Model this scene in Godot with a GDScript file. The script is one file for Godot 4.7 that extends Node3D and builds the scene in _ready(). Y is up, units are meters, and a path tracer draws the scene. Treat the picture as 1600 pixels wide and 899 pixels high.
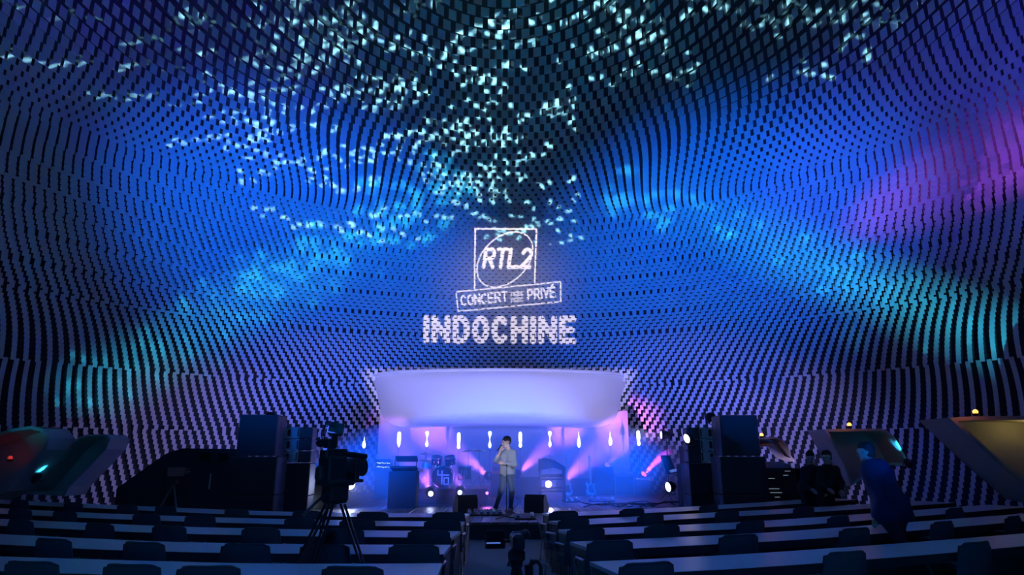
extends Node3D
# A domed auditorium hung with thousands of slats, dressed for a concert.

var M := {}
var taken := {}
var rng := RandomNumberGenerator.new()
var eye := Vector3(0, 1.7, 0)
var cam_basis: Basis
const FOCAL := 1000.0
const AXIS := Vector3(0, 0, -8.3)      # foot of the dome's axis
const DOME_R := 19.2
const DOME_H := 9.3
const STAGE := 0.34                    # height of the stage deck

# ------------------------------------------------------------------ helpers: places
func ray(px: float, py: float) -> Vector3:
	return cam_basis * Vector3((px - 800.0) / FOCAL, (449.5 - py) / FOCAL, -1.0)

func on_level(px: float, py: float, h: float) -> Vector3:   # the point of that height seen at a pixel of the photograph
	var d := ray(px, py)
	return eye + d * ((h - eye.y) / d.y)

func at_depth(px: float, py: float, depth: float) -> Vector3:   # the point that far along the hall
	var d := ray(px, py)
	return eye + d * (-depth / d.z)

# ------------------------------------------------------------------ helpers: shapes
func mb() -> SurfaceTool:
	var s := SurfaceTool.new()
	s.begin(Mesh.PRIMITIVE_TRIANGLES)
	return s

func tri(s: SurfaceTool, a: Vector3, b: Vector3, c: Vector3, inside: Vector3, g := -1) -> void:
	if (b - a).cross(c - a).dot((a + b + c) / 3.0 - inside) > 0.0:
		var k := b
		b = c
		c = k
	s.set_smooth_group(g)
	s.add_vertex(a)
	s.add_vertex(b)
	s.add_vertex(c)

func quad(s: SurfaceTool, a: Vector3, b: Vector3, c: Vector3, d: Vector3, inside: Vector3, g := -1) -> void:
	tri(s, a, b, c, inside, g)
	tri(s, a, c, d, inside, g)

func box(s: SurfaceTool, size: Vector3, at: Vector3, basis := Basis(), bevel := 0.0) -> void:
	var h := size * 0.5
	var k := minf(bevel, minf(h.x, minf(h.y, h.z)) * 0.9)
	var p := func(x: float, y: float, z: float) -> Vector3: return at + basis * Vector3(x, y, z)
	var axes := [[0, 1, 2], [1, 2, 0], [2, 0, 1]]
	for ax in axes:
		for sg in [-1.0, 1.0]:
			var v := []
			for c in [[-1, -1], [1, -1], [1, 1], [-1, 1]]:
				var q := Vector3.ZERO
				q[ax[0]] = sg * h[ax[0]]
				q[ax[1]] = c[0] * (h[ax[1]] - k)
				q[ax[2]] = c[1] * (h[ax[2]] - k)
				v.append(p.call(q.x, q.y, q.z))
			quad(s, v[0], v[1], v[2], v[3], at)
	if k <= 0.0:
		return
	for ax in axes:
		for s1 in [-1.0, 1.0]:
			for s2 in [-1.0, 1.0]:
				var v := []
				for e in [[-1, 0], [1, 0], [1, 1], [-1, 1]]:
					var q := Vector3.ZERO
					q[ax[0]] = e[0] * (h[ax[0]] - k)
					q[ax[1]] = s1 * (h[ax[1]] - (k if e[1] == 1 else 0.0))
					q[ax[2]] = s2 * (h[ax[2]] - (0.0 if e[1] == 1 else k))
					v.append(p.call(q.x, q.y, q.z))
				quad(s, v[0], v[1], v[2], v[3], at)
	for x in [-1.0, 1.0]:
		for y in [-1.0, 1.0]:
			for z in [-1.0, 1.0]:
				tri(s, p.call(x * h.x, y * (h.y - k), z * (h.z - k)), p.call(x * (h.x - k), y * h.y, z * (h.z - k)), p.call(x * (h.x - k), y * (h.y - k), z * h.z), at)

func tube(s: SurfaceTool, pts: Array, radii, sides := 8, caps := true) -> void:
	var rings := []
	for i in pts.size():
		var d: Vector3 = (pts[mini(i + 1, pts.size() - 1)] - pts[maxi(i - 1, 0)]).normalized()
		var u := d.cross(Vector3.UP if absf(d.y) < 0.9 else Vector3.RIGHT).normalized()
		var v := d.cross(u).normalized()
		var r: float = radii[i] if radii is Array else radii
		var ring := []
		for k in sides:
			var a := TAU * k / sides
			ring.append(pts[i] + (u * cos(a) + v * sin(a)) * r)
		rings.append(ring)
	for i in pts.size() - 1:
		var mid: Vector3 = (pts[i] + pts[i + 1]) * 0.5
		for k in sides:
			var n := (k + 1) % sides
			quad(s, rings[i][k], rings[i][n], rings[i + 1][n], rings[i + 1][k], mid, 1)
	if caps:
		for e in [0, pts.size() - 1]:
			var inn: Vector3 = pts[1] if e == 0 else pts[pts.size() - 2]
			for k in sides:
				tri(s, pts[e], rings[e][k], rings[e][(k + 1) % sides], inn)

func lathe(s: SurfaceTool, prof: Array, at: Vector3, segs := 16, basis := Basis(), smooth := true, a0 := 0.0, a1 := TAU) -> void:   # prof: Vector2(radius, height), outside to the right going up
	var full := a1 - a0 > TAU - 0.001
	for i in prof.size() - 1:
		for k in segs:
			var t0 := a0 + (a1 - a0) * k / segs
			var t1 := a0 + (a1 - a0) * (k + 1) / segs
			var p := []
			for c in [[i, t0], [i, t1], [i + 1, t1], [i + 1, t0]]:
				p.append(at + basis * Vector3(prof[c[0]].x * sin(c[1]), prof[c[0]].y, prof[c[0]].x * cos(c[1])))
			s.set_smooth_group((1 + i if not smooth else 1))
			var q := [p[0], p[2], p[1], p[0], p[3], p[2]]
			if prof[i].x < 1e-5:
				q = [p[0], p[3], p[2]]
			elif prof[i + 1].x < 1e-5:
				q = [p[0], p[2], p[1]]
			for v in q:
				s.add_vertex(v)
	if not full:
		pass

func ball(s: SurfaceTool, at: Vector3, r: Vector3, basis := Basis(), segs := 12, rows := 8) -> void:
	var prof := []
	for i in rows + 1:
		var a := -PI / 2 + PI * i / rows
		prof.append(Vector2(cos(a) if i > 0 and i < rows else 0.0, sin(a)))
	lathe(s, prof, at, segs, basis * Basis.from_scale(r))

func prism(s: SurfaceTool, poly: PackedVector2Array, depth: float, at: Vector3, basis := Basis()) -> void:   # outline in x, y; thickness along z, centred
	var idx := Geometry2D.triangulate_polygon(poly)
	var f := func(v: Vector2, z: float) -> Vector3: return at + basis * Vector3(v.x, v.y, z)
	var h := depth * 0.5
	for i in range(0, idx.size(), 3):
		for z in [-h, h]:
			var a: Vector3 = f.call(poly[idx[i]], z)
			tri(s, a, f.call(poly[idx[i + 1]], z), f.call(poly[idx[i + 2]], z), a - basis * Vector3(0, 0, z))
	var ccw := not Geometry2D.is_polygon_clockwise(poly)
	for i in poly.size():
		var a := poly[i]
		var b := poly[(i + 1) % poly.size()]
		var n := Vector2(b.y - a.y, a.x - b.x) * (1.0 if ccw else -1.0)
		var inn: Vector3 = f.call((a + b) * 0.5 - n, 0.0)
		quad(s, f.call(a, -h), f.call(b, -h), f.call(b, h), f.call(a, h), inn)

func rounded(w: float, h: float, r: float, n := 4) -> PackedVector2Array:
	var o := PackedVector2Array()
	for c in [[1, 1, 0], [-1, 1, 1], [-1, -1, 2], [1, -1, 3]]:
		for i in n + 1:
			var a: float = PI / 2 * (c[2] + float(i) / n)
			o.append(Vector2(c[0] * (w / 2 - r) + r * cos(a), c[1] * (h / 2 - r) + r * sin(a)))
	return o

# ------------------------------------------------------------------ helpers: nodes
func numbered(called: String) -> String:
	taken[called] = taken.get(called, -1) + 1
	return called if taken[called] == 0 else "%s_%03d" % [called, taken[called]]

func build(s: SurfaceTool, called: String, mat: Material, parent: Node = self) -> MeshInstance3D:
	s.generate_normals()
	var o := MeshInstance3D.new()
	o.mesh = s.commit()
	o.material_override = mat
	o.name = numbered(called) if parent == self else called
	parent.add_child(o, true)
	return o

func tag(o: Node, label := "", category := "", group := "", kind := "") -> Node:
	for k in [["label", label], ["category", category], ["group", group], ["kind", kind]]:
		if k[1] != "":
			o.set_meta(k[0], k[1])
	return o

func thing(called: String, label: String, category: String, at := Vector3.ZERO, turn := 0.0, group := "") -> Node3D:
	var o := Node3D.new()
	o.name = numbered(called)
	add_child(o)
	o.position = at
	o.rotation.y = turn
	tag(o, label, category, group)
	return o

func dup(root: Node3D, at: Vector3, turn: float, label := "", group := "") -> Node3D:
	var r: Node3D = root.duplicate()
	r.name = numbered(String(root.name).trim_suffix("_000"))
	add_child(r)
	r.position = at
	r.rotation.y = turn
	tag(r, label, "", group)
	return r

func mat(c: Color, rough := 0.6, metal := 0.0) -> StandardMaterial3D:   # c: real-world (linear) base colour
	var m := StandardMaterial3D.new()
	m.albedo_color = c.linear_to_srgb()
	m.roughness = rough
	m.metallic = metal
	return m

func noise_tex(freq: float, lo: Color, hi: Color, seed_ := 1, size := 256, octaves := 3) -> NoiseTexture2D:
	var n := FastNoiseLite.new()
	n.seed = seed_
	n.frequency = freq
	n.fractal_octaves = octaves
	var t := NoiseTexture2D.new()
	t.width = size
	t.height = size
	t.seamless = true
	t.noise = n
	var g := Gradient.new()
	g.set_color(0, lo.linear_to_srgb())
	g.set_color(1, hi.linear_to_srgb())
	t.color_ramp = g
	return t

func grainy(lo: Color, hi: Color, rough: float, metal := 0.0, scale := 1.0, freq := 0.05, sd := 1) -> StandardMaterial3D:
	var m := mat(Color.WHITE, rough, metal)
	m.albedo_texture = noise_tex(freq, lo, hi, sd)
	m.uv1_triplanar = true
	m.uv1_scale = Vector3.ONE * scale
	return m

func glow(c: Color, energy: float) -> StandardMaterial3D:
	var m := mat(Color(0.6, 0.6, 0.6), 0.4)
	m.emission_enabled = true
	m.emission = c
	m.emission_energy_multiplier = energy
	return m

func spot(at: Vector3, to: Vector3, c: Color, energy: float, angle: float, soft := 0.6, size := 0.05, called := "stage_light") -> SpotLight3D:
	var l := SpotLight3D.new()
	l.name = called
	l.light_color = c
	l.light_energy = energy
	l.spot_angle = angle
	l.spot_angle_attenuation = soft
	l.spot_range = 60.0
	l.spot_attenuation = 2.0
	l.light_size = size
	l.shadow_enabled = true
	add_child(l, true)
	l.look_at_from_position(at, to, Vector3.UP if absf((to - at).normalized().y) < 0.99 else Vector3.RIGHT)
	return l

func omni(at: Vector3, c: Color, energy: float, size := 0.05, called := "lamp_light") -> OmniLight3D:
	var l := OmniLight3D.new()
	l.name = called
	l.light_color = c
	l.light_energy = energy
	l.omni_range = 60.0
	l.omni_attenuation = 2.0
	l.light_size = size
	l.shadow_enabled = true
	add_child(l, true)
	l.position = at
	return l

func _ready() -> void:
	rng.seed = 7
	setup_view()
	setup_materials()
	setup_washes()
	build_dome()
	build_floor()
	build_stage()
	build_canopy()
	build_backdrop()
	build_portals()
	build_projectors()
	build_seats()
	build_pa()
	build_backline()
	build_drums()
	build_keys()
	build_small_gear()
	build_lamps()
	build_cameras()
	build_consoles()
	build_people()
	build_haze()

func setup_view() -> void:
	var cam := Camera3D.new()
	cam.name = "camera"
	cam.fov = rad_to_deg(2.0 * atan(449.5 / FOCAL))
	cam.near = 0.1
	cam.far = 200.0
	add_child(cam)
	cam.position = eye
	cam.rotation = Vector3(deg_to_rad(14.68), deg_to_rad(-1.0), 0)
	cam.current = true
	cam_basis = cam.basis
	var we := WorldEnvironment.new()
	we.name = "environment"
	var e := Environment.new()
	e.background_mode = Environment.BG_COLOR
	e.background_color = Color.BLACK
	e.tonemap_mode = Environment.TONE_MAPPER_LINEAR
	e.tonemap_exposure = 1.0
	e.sdfgi_enabled = true
	e.ssao_enabled = true
	e.ssil_enabled = true
	e.volumetric_fog_enabled = true
	e.volumetric_fog_density = HAZE_DENSITY
	e.volumetric_fog_albedo = Color(0.55, 0.93, 1.0)
	we.environment = e
	add_child(we)

const HAZE_DENSITY := 0.0

func setup_materials() -> void:
	M.slat = mat(Color(0.72, 0.73, 0.74), 0.5)
	M.shell = mat(Color(0.04, 0.05, 0.06), 0.9)
	M.carpet = grainy(Color(0.20, 0.22, 0.24), Color(0.29, 0.31, 0.33), 0.95, 0.0, 1.5, 0.2)
	M.black = mat(Color(0.022, 0.024, 0.027), 0.45)
	M.black_cloth = grainy(Color(0.035, 0.038, 0.042), Color(0.05, 0.053, 0.058), 0.95, 0.0, 3.0, 0.1, 4)
	M.rubber = mat(Color(0.015, 0.015, 0.016), 0.7)
	M.speaker = grainy(Color(0.04, 0.042, 0.046), Color(0.06, 0.063, 0.068), 0.6, 0.0, 6.0, 0.15, 6)
	M.grille = grainy(Color(0.02, 0.021, 0.023), Color(0.035, 0.037, 0.04), 0.7, 0.0, 12.0, 0.3, 7)
	M.pale_grille = mat(Color(0.5, 0.5, 0.5), 0.6)
	M.steel = mat(Color(0.35, 0.36, 0.37), 0.35, 0.9)
	M.chrome = mat(Color(0.75, 0.76, 0.78), 0.18, 1.0)
	M.grey_metal = mat(Color(0.16, 0.165, 0.17), 0.4, 0.6)
	M.silver = mat(Color(0.6, 0.61, 0.63), 0.4, 0.3)
	M.bronze = mat(Color(0.75, 0.6, 0.36), 0.28, 1.0)
	M.canopy = mat(Color(0.78, 0.78, 0.78), 0.7)
	M.backdrop = mat(Color(0.4, 0.4, 0.42), 0.85)
	M.hood = mat(Color(0.42, 0.42, 0.41), 0.85)
	M.desk = grainy(Color(0.62, 0.61, 0.59), Color(0.70, 0.69, 0.67), 0.34, 0.0, 0.8, 0.04, 2)
	M.desk_panel = mat(Color(0.12, 0.125, 0.13), 0.6)
	M.desk_dark = mat(Color(0.03, 0.03, 0.032), 0.6)
	M.chair_fabric = grainy(Color(0.055, 0.062, 0.07), Color(0.075, 0.083, 0.093), 0.9, 0.0, 8.0, 0.15, 9)
	M.planks = []
	for k in 3:
		M.planks.append(grainy(Color(0.13, 0.125, 0.12) * (0.7 + 0.35 * k), Color(0.2, 0.19, 0.18) * (0.7 + 0.35 * k), 0.4, 0.0, 1.2, 0.05, 20 + k))
	M.tolex = grainy(Color(0.02, 0.02, 0.022), Color(0.035, 0.035, 0.037), 0.75, 0.0, 8.0, 0.2, 11)
	M.orange = mat(Color(0.62, 0.12, 0.03), 0.5)
	M.cloth_blue = mat(Color(0.05, 0.06, 0.08), 0.9)
	M.cloth_pale = mat(Color(0.3, 0.32, 0.34), 0.9)
	M.drum = mat(Color(0.02, 0.02, 0.024), 0.2)
	M.drum_head = mat(Color(0.025, 0.025, 0.028), 0.4)
	M.white_print = mat(Color(0.75, 0.75, 0.75), 0.6)
	M.maple = mat(Color(0.5, 0.36, 0.2), 0.35)
	M.guitar_white = mat(Color(0.75, 0.74, 0.7), 0.2)
	M.guitar_pale = mat(Color(0.6, 0.6, 0.55), 0.2)
	M.pedal_a = mat(Color(0.1, 0.3, 0.5), 0.4)
	M.flesh = mat(Color.WHITE, 0.7)
	M.flesh.vertex_color_use_as_albedo = true
	M.led = glow(Color(0.85, 0.92, 1.0), 5.0)
	M.led_soft = glow(Color(0.7, 0.8, 0.85), 0.35)
	M.led_dim = glow(Color(0.45, 0.6, 1.0), 0.5)
	M.screen = glow(Color(0.3, 0.42, 1.0), 0.7)
	M.screen_off = mat(Color(0.01, 0.012, 0.016), 0.1)
	M.bulb = glow(Color(0.82, 0.85, 1.0), 9.0)
	M.bar = glow(Color(0.85, 0.95, 1.0), 2.2)

func setup_washes() -> void:
	var sides := [[-1.0, "camera tripod's side"], [1.0, "blue hoodie's side"]]
	for v in sides:
		var sx: float = v[0]
		# wide blue floods on the floor behind the seating, thrown onto the dome above the loudspeakers
		flood("blue flood lamp on the floor behind the last desks, " + v[1], Vector3(sx * 5.0, 0.9, 0.5), dome_hit(500 if sx < 0 else 1110, 400), Color(0.0, 0.39, 1.0), 480.0, 17.5, 0.2, 1.0, 1.0)
		flood("teal flood lamp aimed at the crown of the dome, " + v[1], Vector3(sx * 3.0, 0.9, 2.4), Vector3(sx * 5.0, 9.0, -9.0), Color(0.0, 0.58, 0.78), 22.0, 42.0, 0.2, 1.0, 1.0)
		# blue-violet pools high on both flanks of the dome
		flood("violet flood lamp on the floor behind the seating, " + v[1], Vector3(sx * 3.5, 0.8, 1.8), dome_hit(330, 50) if sx < 0 else dome_hit(1450, 210), Color(0.20 if sx < 0 else 0.26, 0.16, 1.0), 45.0 if sx < 0 else 100.0, 18.0 if sx < 0 else 14.0, 0.2, 1.0, 1.0)
		# pale floods low behind the loudspeakers, washing up the wall
		flood("pale flood lamp on the floor at the foot of the wall, " + v[1], Vector3(sx * 7.6, 0.5, -17.0), dome_hit(285 if sx < 0 else 1225, 690), Color(0.86, 0.74, 1.0), 6.0, 34.0, 0.12, 0.5, 0.9)
		flood("pale flood lamp on the floor behind the slim array, " + v[1], Vector3(sx * 6.2, 0.5, -18.0), dome_hit(480 if sx < 0 else 1090, 640), Color(0.55, 0.52, 1.0), 16.0, 42.0, 0.12, 0.5, 1.0)
	# follow spots on the singer
	flood("follow spot for the singer, camera tripod's side", Vector3(-4.5, 4.0, 1.0), Vector3(0.1, 1.5, -16.4), Color(0.85, 0.84, 1.0), 230.0, 2.2, 0.12, 1.0, 0.6)
	flood("follow spot for the singer, blue hoodie's side", Vector3(4.5, 4.5, 1.0), Vector3(0.1, 1.4, -16.4), Color(0.62, 0.75, 1.0), 190.0, 2.4, 0.12, 1.0, 0.6)
	# blue house lamp hung over the last rows
	flood("blue house lamp hanging over the last desk rows", Vector3(0.3, 7.3, 0.8), Vector3(0.0, 0.0, -7.5), Color(0.02, 0.50, 1.0), 19.0, 50.0, 0.2, 1.0, 1.0)

func build_haze() -> void:
	var f := FogVolume.new()
	f.name = "stage_haze"
	f.size = Vector3(14.5, 4.9, 9.0)
	f.shape = RenderingServer.FOG_VOLUME_SHAPE_ELLIPSOID
	var m := FogMaterial.new()
	m.density = 0.145
	m.albedo = Color(0.95, 0.95, 1.0)
	f.material = m
	f.position = Vector3(0, 0.6, -21.2)
	add_child(f)
	tag(f, "thin stage haze hanging around the band", "haze", "", "stuff")

# ------------------------------------------------------------------ the dome
func profile(a: float) -> Vector2:   # a: 0 at the floor, 1 at the crown
	return Vector2(DOME_R * cos(a * PI / 2), DOME_H * sin(a * PI / 2))

func build_dome() -> void:
	var dome := Node3D.new()
	dome.name = "ceiling"
	add_child(dome)
	tag(dome, "dome lined with rings of small white hanging slats", "", "", "structure")
	var s := mb()
	var inner := []
	var outer := []
	for i in 33:
		var p := profile(i / 32.0)
		var n := Vector2(p.x / (DOME_R * DOME_R), p.y / (DOME_H * DOME_H)).normalized()
		inner.append(p + n * 0.38)
		outer.append(p + n * 0.68)
	inner[0].y = -0.2
	outer[0].y = -0.2
	inner[32].x = 0.0
	outer[32].x = 0.0
	inner.reverse()
	lathe(s, outer, AXIS, 96)
	lathe(s, inner, AXIS, 96)
	build(s, "shell", M.shell, dome)
	# rings of slats: each ring is turned half a pitch against the one below
	var places: Array[Transform3D] = []
	var sizes := []
	var a := 0.006
	var row := 0
	var step := 0.0        # angle between neighbours in a ring; rings of one band are counted out from the stage axis
	while true:
		var p := profile(a)
		if p.x < 0.5:
			break
		var pitch := maxf(0.205, 0.215 + (p.x - 10.6) * 0.0105) + 0.05 * smoothstep(9.5, 5.5, p.x)
		step *= 1.0 - 0.0062 * smoothstep(6.6, 4.2, p.y)
		if absf(p.x * step / pitch - 1.0) > (0.055 if p.x > 9.0 else 0.04):
			step = pitch * (1.05 if p.y < 5.4 else 0.97) / p.x
		for k in range(-ceili(PI / step), ceili(PI / step)):
			var off := step * (k + 0.25 + 0.5 * (row % 2))
			var t := PI + off
			var at := AXIS + Vector3(sin(t) * p.x, p.y, cos(t) * p.x)
			if absf(off) > PI:
				continue
			var b := Basis(Vector3.UP, t + rng.randfn(0.0, 0.015)) * Basis(Vector3.RIGHT, rng.randfn(0.0, 0.02))
			var wide := lerpf(0.15, 0.122, smoothstep(12.6, 15.4, p.x)) / 0.148
			places.append(Transform3D(b * Basis.from_scale(Vector3(wide, lerpf(1.0, 0.93, smoothstep(12.6, 15.4, p.x)), 1.0)), at))
		row += 1
		var dp := Vector2(DOME_R * sin(a * PI / 2), DOME_H * cos(a * PI / 2)).length() * PI / 2
		a += (0.178 + 0.1 * smoothstep(9.5, 5.5, p.x)) / dp
	var slat := BoxMesh.new()
	slat.size = Vector3(0.148, 0.2, 0.004)
	var score := []
	for i in places.size():
		var v := cam_basis.inverse() * (places[i].origin - eye)
		var seen := 0.0
		if v.z < -0.5:
			var x := -v.x / v.z * FOCAL
			var y := -v.y / v.z * FOCAL
			if absf(x) < 800 and absf(y) < 449:
				seen = 1.0 / (v.z * v.z)
		score.append([seen, i])
	score.sort_custom(func(x, y): return x[0] > y[0])
	var single := {}
	for i in 300:
		single[score[i][1]] = true
	var rest := []
	for i in places.size():
		if single.has(i):
			var o := MeshInstance3D.new()
			o.mesh = slat
			o.material_override = M.slat
			o.name = "slat"
			o.transform = places[i]
			dome.add_child(o, true)
		else:
			rest.append(places[i])
	var mm := MultiMesh.new()
	mm.transform_format = MultiMesh.TRANSFORM_3D
	mm.mesh = slat
	mm.instance_count = rest.size()
	for i in rest.size():
		mm.set_instance_transform(i, rest[i])
	var mi := MultiMeshInstance3D.new()
	mi.name = "slat_field"
	mi.multimesh = mm
	mi.material_override = M.slat
	mi.set_meta("kind", "stuff")
	dome.add_child(mi)
	print("slats ", places.size(), " rows ", row)

func build_floor() -> void:
	var s := mb()
	lathe(s, [Vector2(0, -0.2), Vector2(DOME_R + 0.5, -0.2), Vector2(DOME_R + 0.5, 0), Vector2(0, 0)], AXIS, 64, Basis(), false)
	tag(build(s, "floor", M.carpet), "dark carpeted floor of the hall", "", "", "structure")

# ------------------------------------------------------------------ stage, canopy, backdrop, portals
func dome_hit(px: float, py: float, inset := 0.0) -> Vector3:   # where the ray of a pixel meets the slats
	var d := ray(px, py)
	var k := Vector3(1.0 / (DOME_R - inset), 1.0 / (DOME_H - inset), 1.0 / (DOME_R - inset))
	var o := (eye - AXIS) * k
	var q := d * k
	var a := q.dot(q)
	var b := o.dot(q)
	return eye + d * ((-b + sqrt(b * b - a * (o.dot(o) - 1.0))) / a)

func build_stage() -> void:
	var t := thing("stage_platform", "low plank stage deck under the band, dark fascia", "stage", Vector3(0, 0, -14.2))
	var s := mb()
	box(s, Vector3(9.8, STAGE - 0.055, 0.05), Vector3(0, (STAGE - 0.055) / 2, -0.03))
	for k in [-1.0, 1.0]:
		box(s, Vector3(0.05, STAGE - 0.055, 2.7), Vector3(k * 4.87, (STAGE - 0.055) / 2, -1.42))
		box(s, Vector3(1.9, STAGE - 0.055, 0.05), Vector3(k * 5.84, (STAGE - 0.055) / 2, -2.84))
	build(s, "fascia", M.black_cloth, t)
	s = mb()
	box(s, Vector3(9.7, 0.08, 2.6), Vector3(0, STAGE - 0.1, -1.4))
	box(s, Vector3(13.5, 0.08, 8.3), Vector3(0, STAGE - 0.1, -7.0))
	build(s, "frame", M.black, t)
	var meshes := []
	for k in 3:
		s = mb()
		box(s, Vector3(0.19, 0.05, 2.79), Vector3.ZERO, Basis(), 0.004)
		s.generate_normals()
		meshes.append(s.commit())
	for i in 68:
		for j in 4:
			if j == 0 and absf(-6.7 + i * 0.2) > 4.85:
				continue
			var o := MeshInstance3D.new()
			o.name = "plank"
			var v := (i * 7 + j * 5) % 3
			o.mesh = meshes[v]
			o.material_override = M.planks[v]
			o.position = Vector3(-6.7 + i * 0.2, STAGE - 0.025 - 0.002 * float((i * 3 + j) % 2), -1.4 - j * 2.8)
			t.add_child(o, true)

func build_canopy() -> void:
	# a white shell hung over the back of the stage, like the outside of a bathtub
	var z := -22.6
	var c := at_depth(781, 620, -z)
	var t := thing("acoustic_canopy", "white bathtub-shaped shell hanging over the back of the stage", "canopy", Vector3(c.x, 0, z))
	var mpp := (at_depth(881, 620, -z).x - c.x) / 100.0
	var y_at := func(py: float) -> float: return at_depth(781, py, -z).y
	# half width in pixels against height in pixels, down the face
	var prof := [[228.0, 578.0, -0.42], [223.0, 580.0, -0.34], [217.0, 586.0, -0.22], [212.0, 595.0, -0.14], [206.0, 612.0, -0.08], [201.0, 630.0, -0.04], [196.0, 645.0, 0.0], [189.0, 654.0, 0.0], [180.0, 660.0, -0.03], [168.0, 663.5, -0.12], [150.0, 664.5, -0.3], [140.0, 664.5, -0.9]]
	var cols := 40
	var s := mb()
	for face in 2:
		var grid := []
		for j in prof.size():
			var line := []
			for i in cols + 1:
				var u := lerpf(-1.0, 1.0, float(i) / cols)
				var hw: float = prof[j][0] * mpp
				var bulge := -1.3 * u * u - 0.5 * pow(absf(u), 8.0)
				line.append(Vector3(u * hw, y_at.call(prof[j][1]) + (0.0 if face == 0 else 0.05), bulge + prof[j][2] - 0.09 * face))
			grid.append(line)
		for j in prof.size() - 1:
			for i in cols:
				var inn := Vector3(grid[j][i].x, grid[j][i].y + 0.3, grid[j][i].z + (-3.0 if face == 0 else 3.0))
				quad(s, grid[j][i], grid[j][i + 1], grid[j + 1][i + 1], grid[j + 1][i], inn, 1 + face)
	build(s, "shell", M.canopy, t)
	s = mb()
	var rim := []
	for i in cols + 1:
		var u := lerpf(-1.0, 1.0, float(i) / cols)
		rim.append(Vector3(u * 229.0 * mpp, y_at.call(575.5) - 0.09 * pow(absf(u), 14.0), -1.3 * u * u - 0.5 * pow(absf(u), 8.0) - 0.4))
	tube(s, rim, 0.06, 10)
	build(s, "rim", M.canopy, t)
	for sx in [-1.0, 1.0]:
		s = mb()
		tube(s, [Vector3(sx * 2.2, y_at.call(577), -0.9), Vector3(sx * 2.2, y_at.call(577) + 2.4, -0.9)], 0.012, 6)
		build(s, "cable", M.steel, t)

func build_backdrop() -> void:
	# smooth wall behind the band, under the canopy
	var s := mb()
	var n := 24
	var r := 17.3
	for face in 2:
		var rr := r + 0.12 * face
		for i in n:
			var a0 := lerpf(-0.27, 0.285, float(i) / n) + PI
			var a1 := lerpf(-0.27, 0.285, float(i + 1) / n) + PI
			var p := [AXIS + Vector3(-sin(a0) * rr, 0, cos(a0) * rr), AXIS + Vector3(-sin(a1) * rr, 0, cos(a1) * rr)]
			var up := Vector3(0, 3.35, 0)
			quad(s, p[0], p[1], p[1] + up, p[0] + up, AXIS + Vector3(0, 1, -60.0 if face == 0 else 0.0), 1 + face)
			if face == 0:
				var q := [AXIS + Vector3(-sin(a0) * (rr + 0.12), 3.35, cos(a0) * (rr + 0.12)), AXIS + Vector3(-sin(a1) * (rr + 0.12), 3.35, cos(a1) * (rr + 0.12))]
				quad(s, p[0] + up, p[1] + up, q[1], q[0], p[0])
	tag(build(s, "wall_stage", M.backdrop), "smooth curved pale wall behind the band", "", "", "structure")

func hood(called: String, label: String, pts: Array, depth: float, thick: float, deep: float, lining: Material) -> Node3D:
	# an entrance hood: a shell of that outline, open towards the hall, with a back panel inside; pts in pixels at that distance
	var poly := PackedVector2Array()
	var c := Vector3.ZERO
	for p in pts:
		c += at_depth(p[0], p[1], depth) / pts.size()
	for p in pts:
		var v := at_depth(p[0], p[1], depth) - c
		poly.append(Vector2(v.x, v.y))
	if Geometry2D.is_polygon_clockwise(poly):
		poly.reverse()
	var inner: PackedVector2Array = Geometry2D.offset_polygon(poly, -thick)[0]
	var t := thing(called, label, "entrance hood", c)
	var s := mb()
	prism(s, poly, 0.06, Vector3(0, 0, -deep))
	build(s, "back_panel", lining, t)
	s = mb()
	for k in 2:
		var q := poly if k == 0 else inner
		for i in q.size():
			var a := q[i]
			var b := q[(i + 1) % q.size()]
			var n := Vector2(b.y - a.y, a.x - b.x) * (1.0 if k == 0 else -1.0)
			var m := (a + b) * 0.5 - n
			quad(s, Vector3(a.x, a.y, 0), Vector3(b.x, b.y, 0), Vector3(b.x, b.y, -deep), Vector3(a.x, a.y, -deep), Vector3(m.x, m.y, -deep / 2))
	var ring := Geometry2D.clip_polygons(poly, inner)
	var best := 0
	for i in poly.size():
		var a := poly[i]
		var b := poly[(i + 1) % poly.size()]
		var fa := func(v: Vector2) -> Vector2:
			best = 0
			for j in inner.size():
				if inner[j].distance_to(v) < inner[best].distance_to(v):
					best = j
			return inner[best]
		var ia: Vector2 = fa.call(a)
		var ib: Vector2 = fa.call(b)
		quad(s, Vector3(a.x, a.y, 0), Vector3(b.x, b.y, 0), Vector3(ib.x, ib.y, 0), Vector3(ia.x, ia.y, 0), Vector3(0, 0, -5))
	build(s, "shell", M.hood, t)
	return t

func small_lamp(called: String, label: String, category: String, at: Vector3, c: Color, energy: float, shine: float, r := 0.06) -> Node3D:
	var t := thing(called, label, category, at)
	var s := mb()
	lathe(s, [Vector2(0, -r * 1.6), Vector2(r * 1.1, -r * 1.6), Vector2(r * 1.3, -r * 0.6), Vector2(r * 0.6, -r * 0.5)], Vector3.ZERO, 12, Basis(), false)
	build(s, "holder", M.black, t)
	s = mb()
	ball(s, Vector3.ZERO, Vector3.ONE * r)
	build(s, "bulb", glow(c, shine), t)
	omni(at, c, energy, r * 0.8)
	return t

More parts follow.
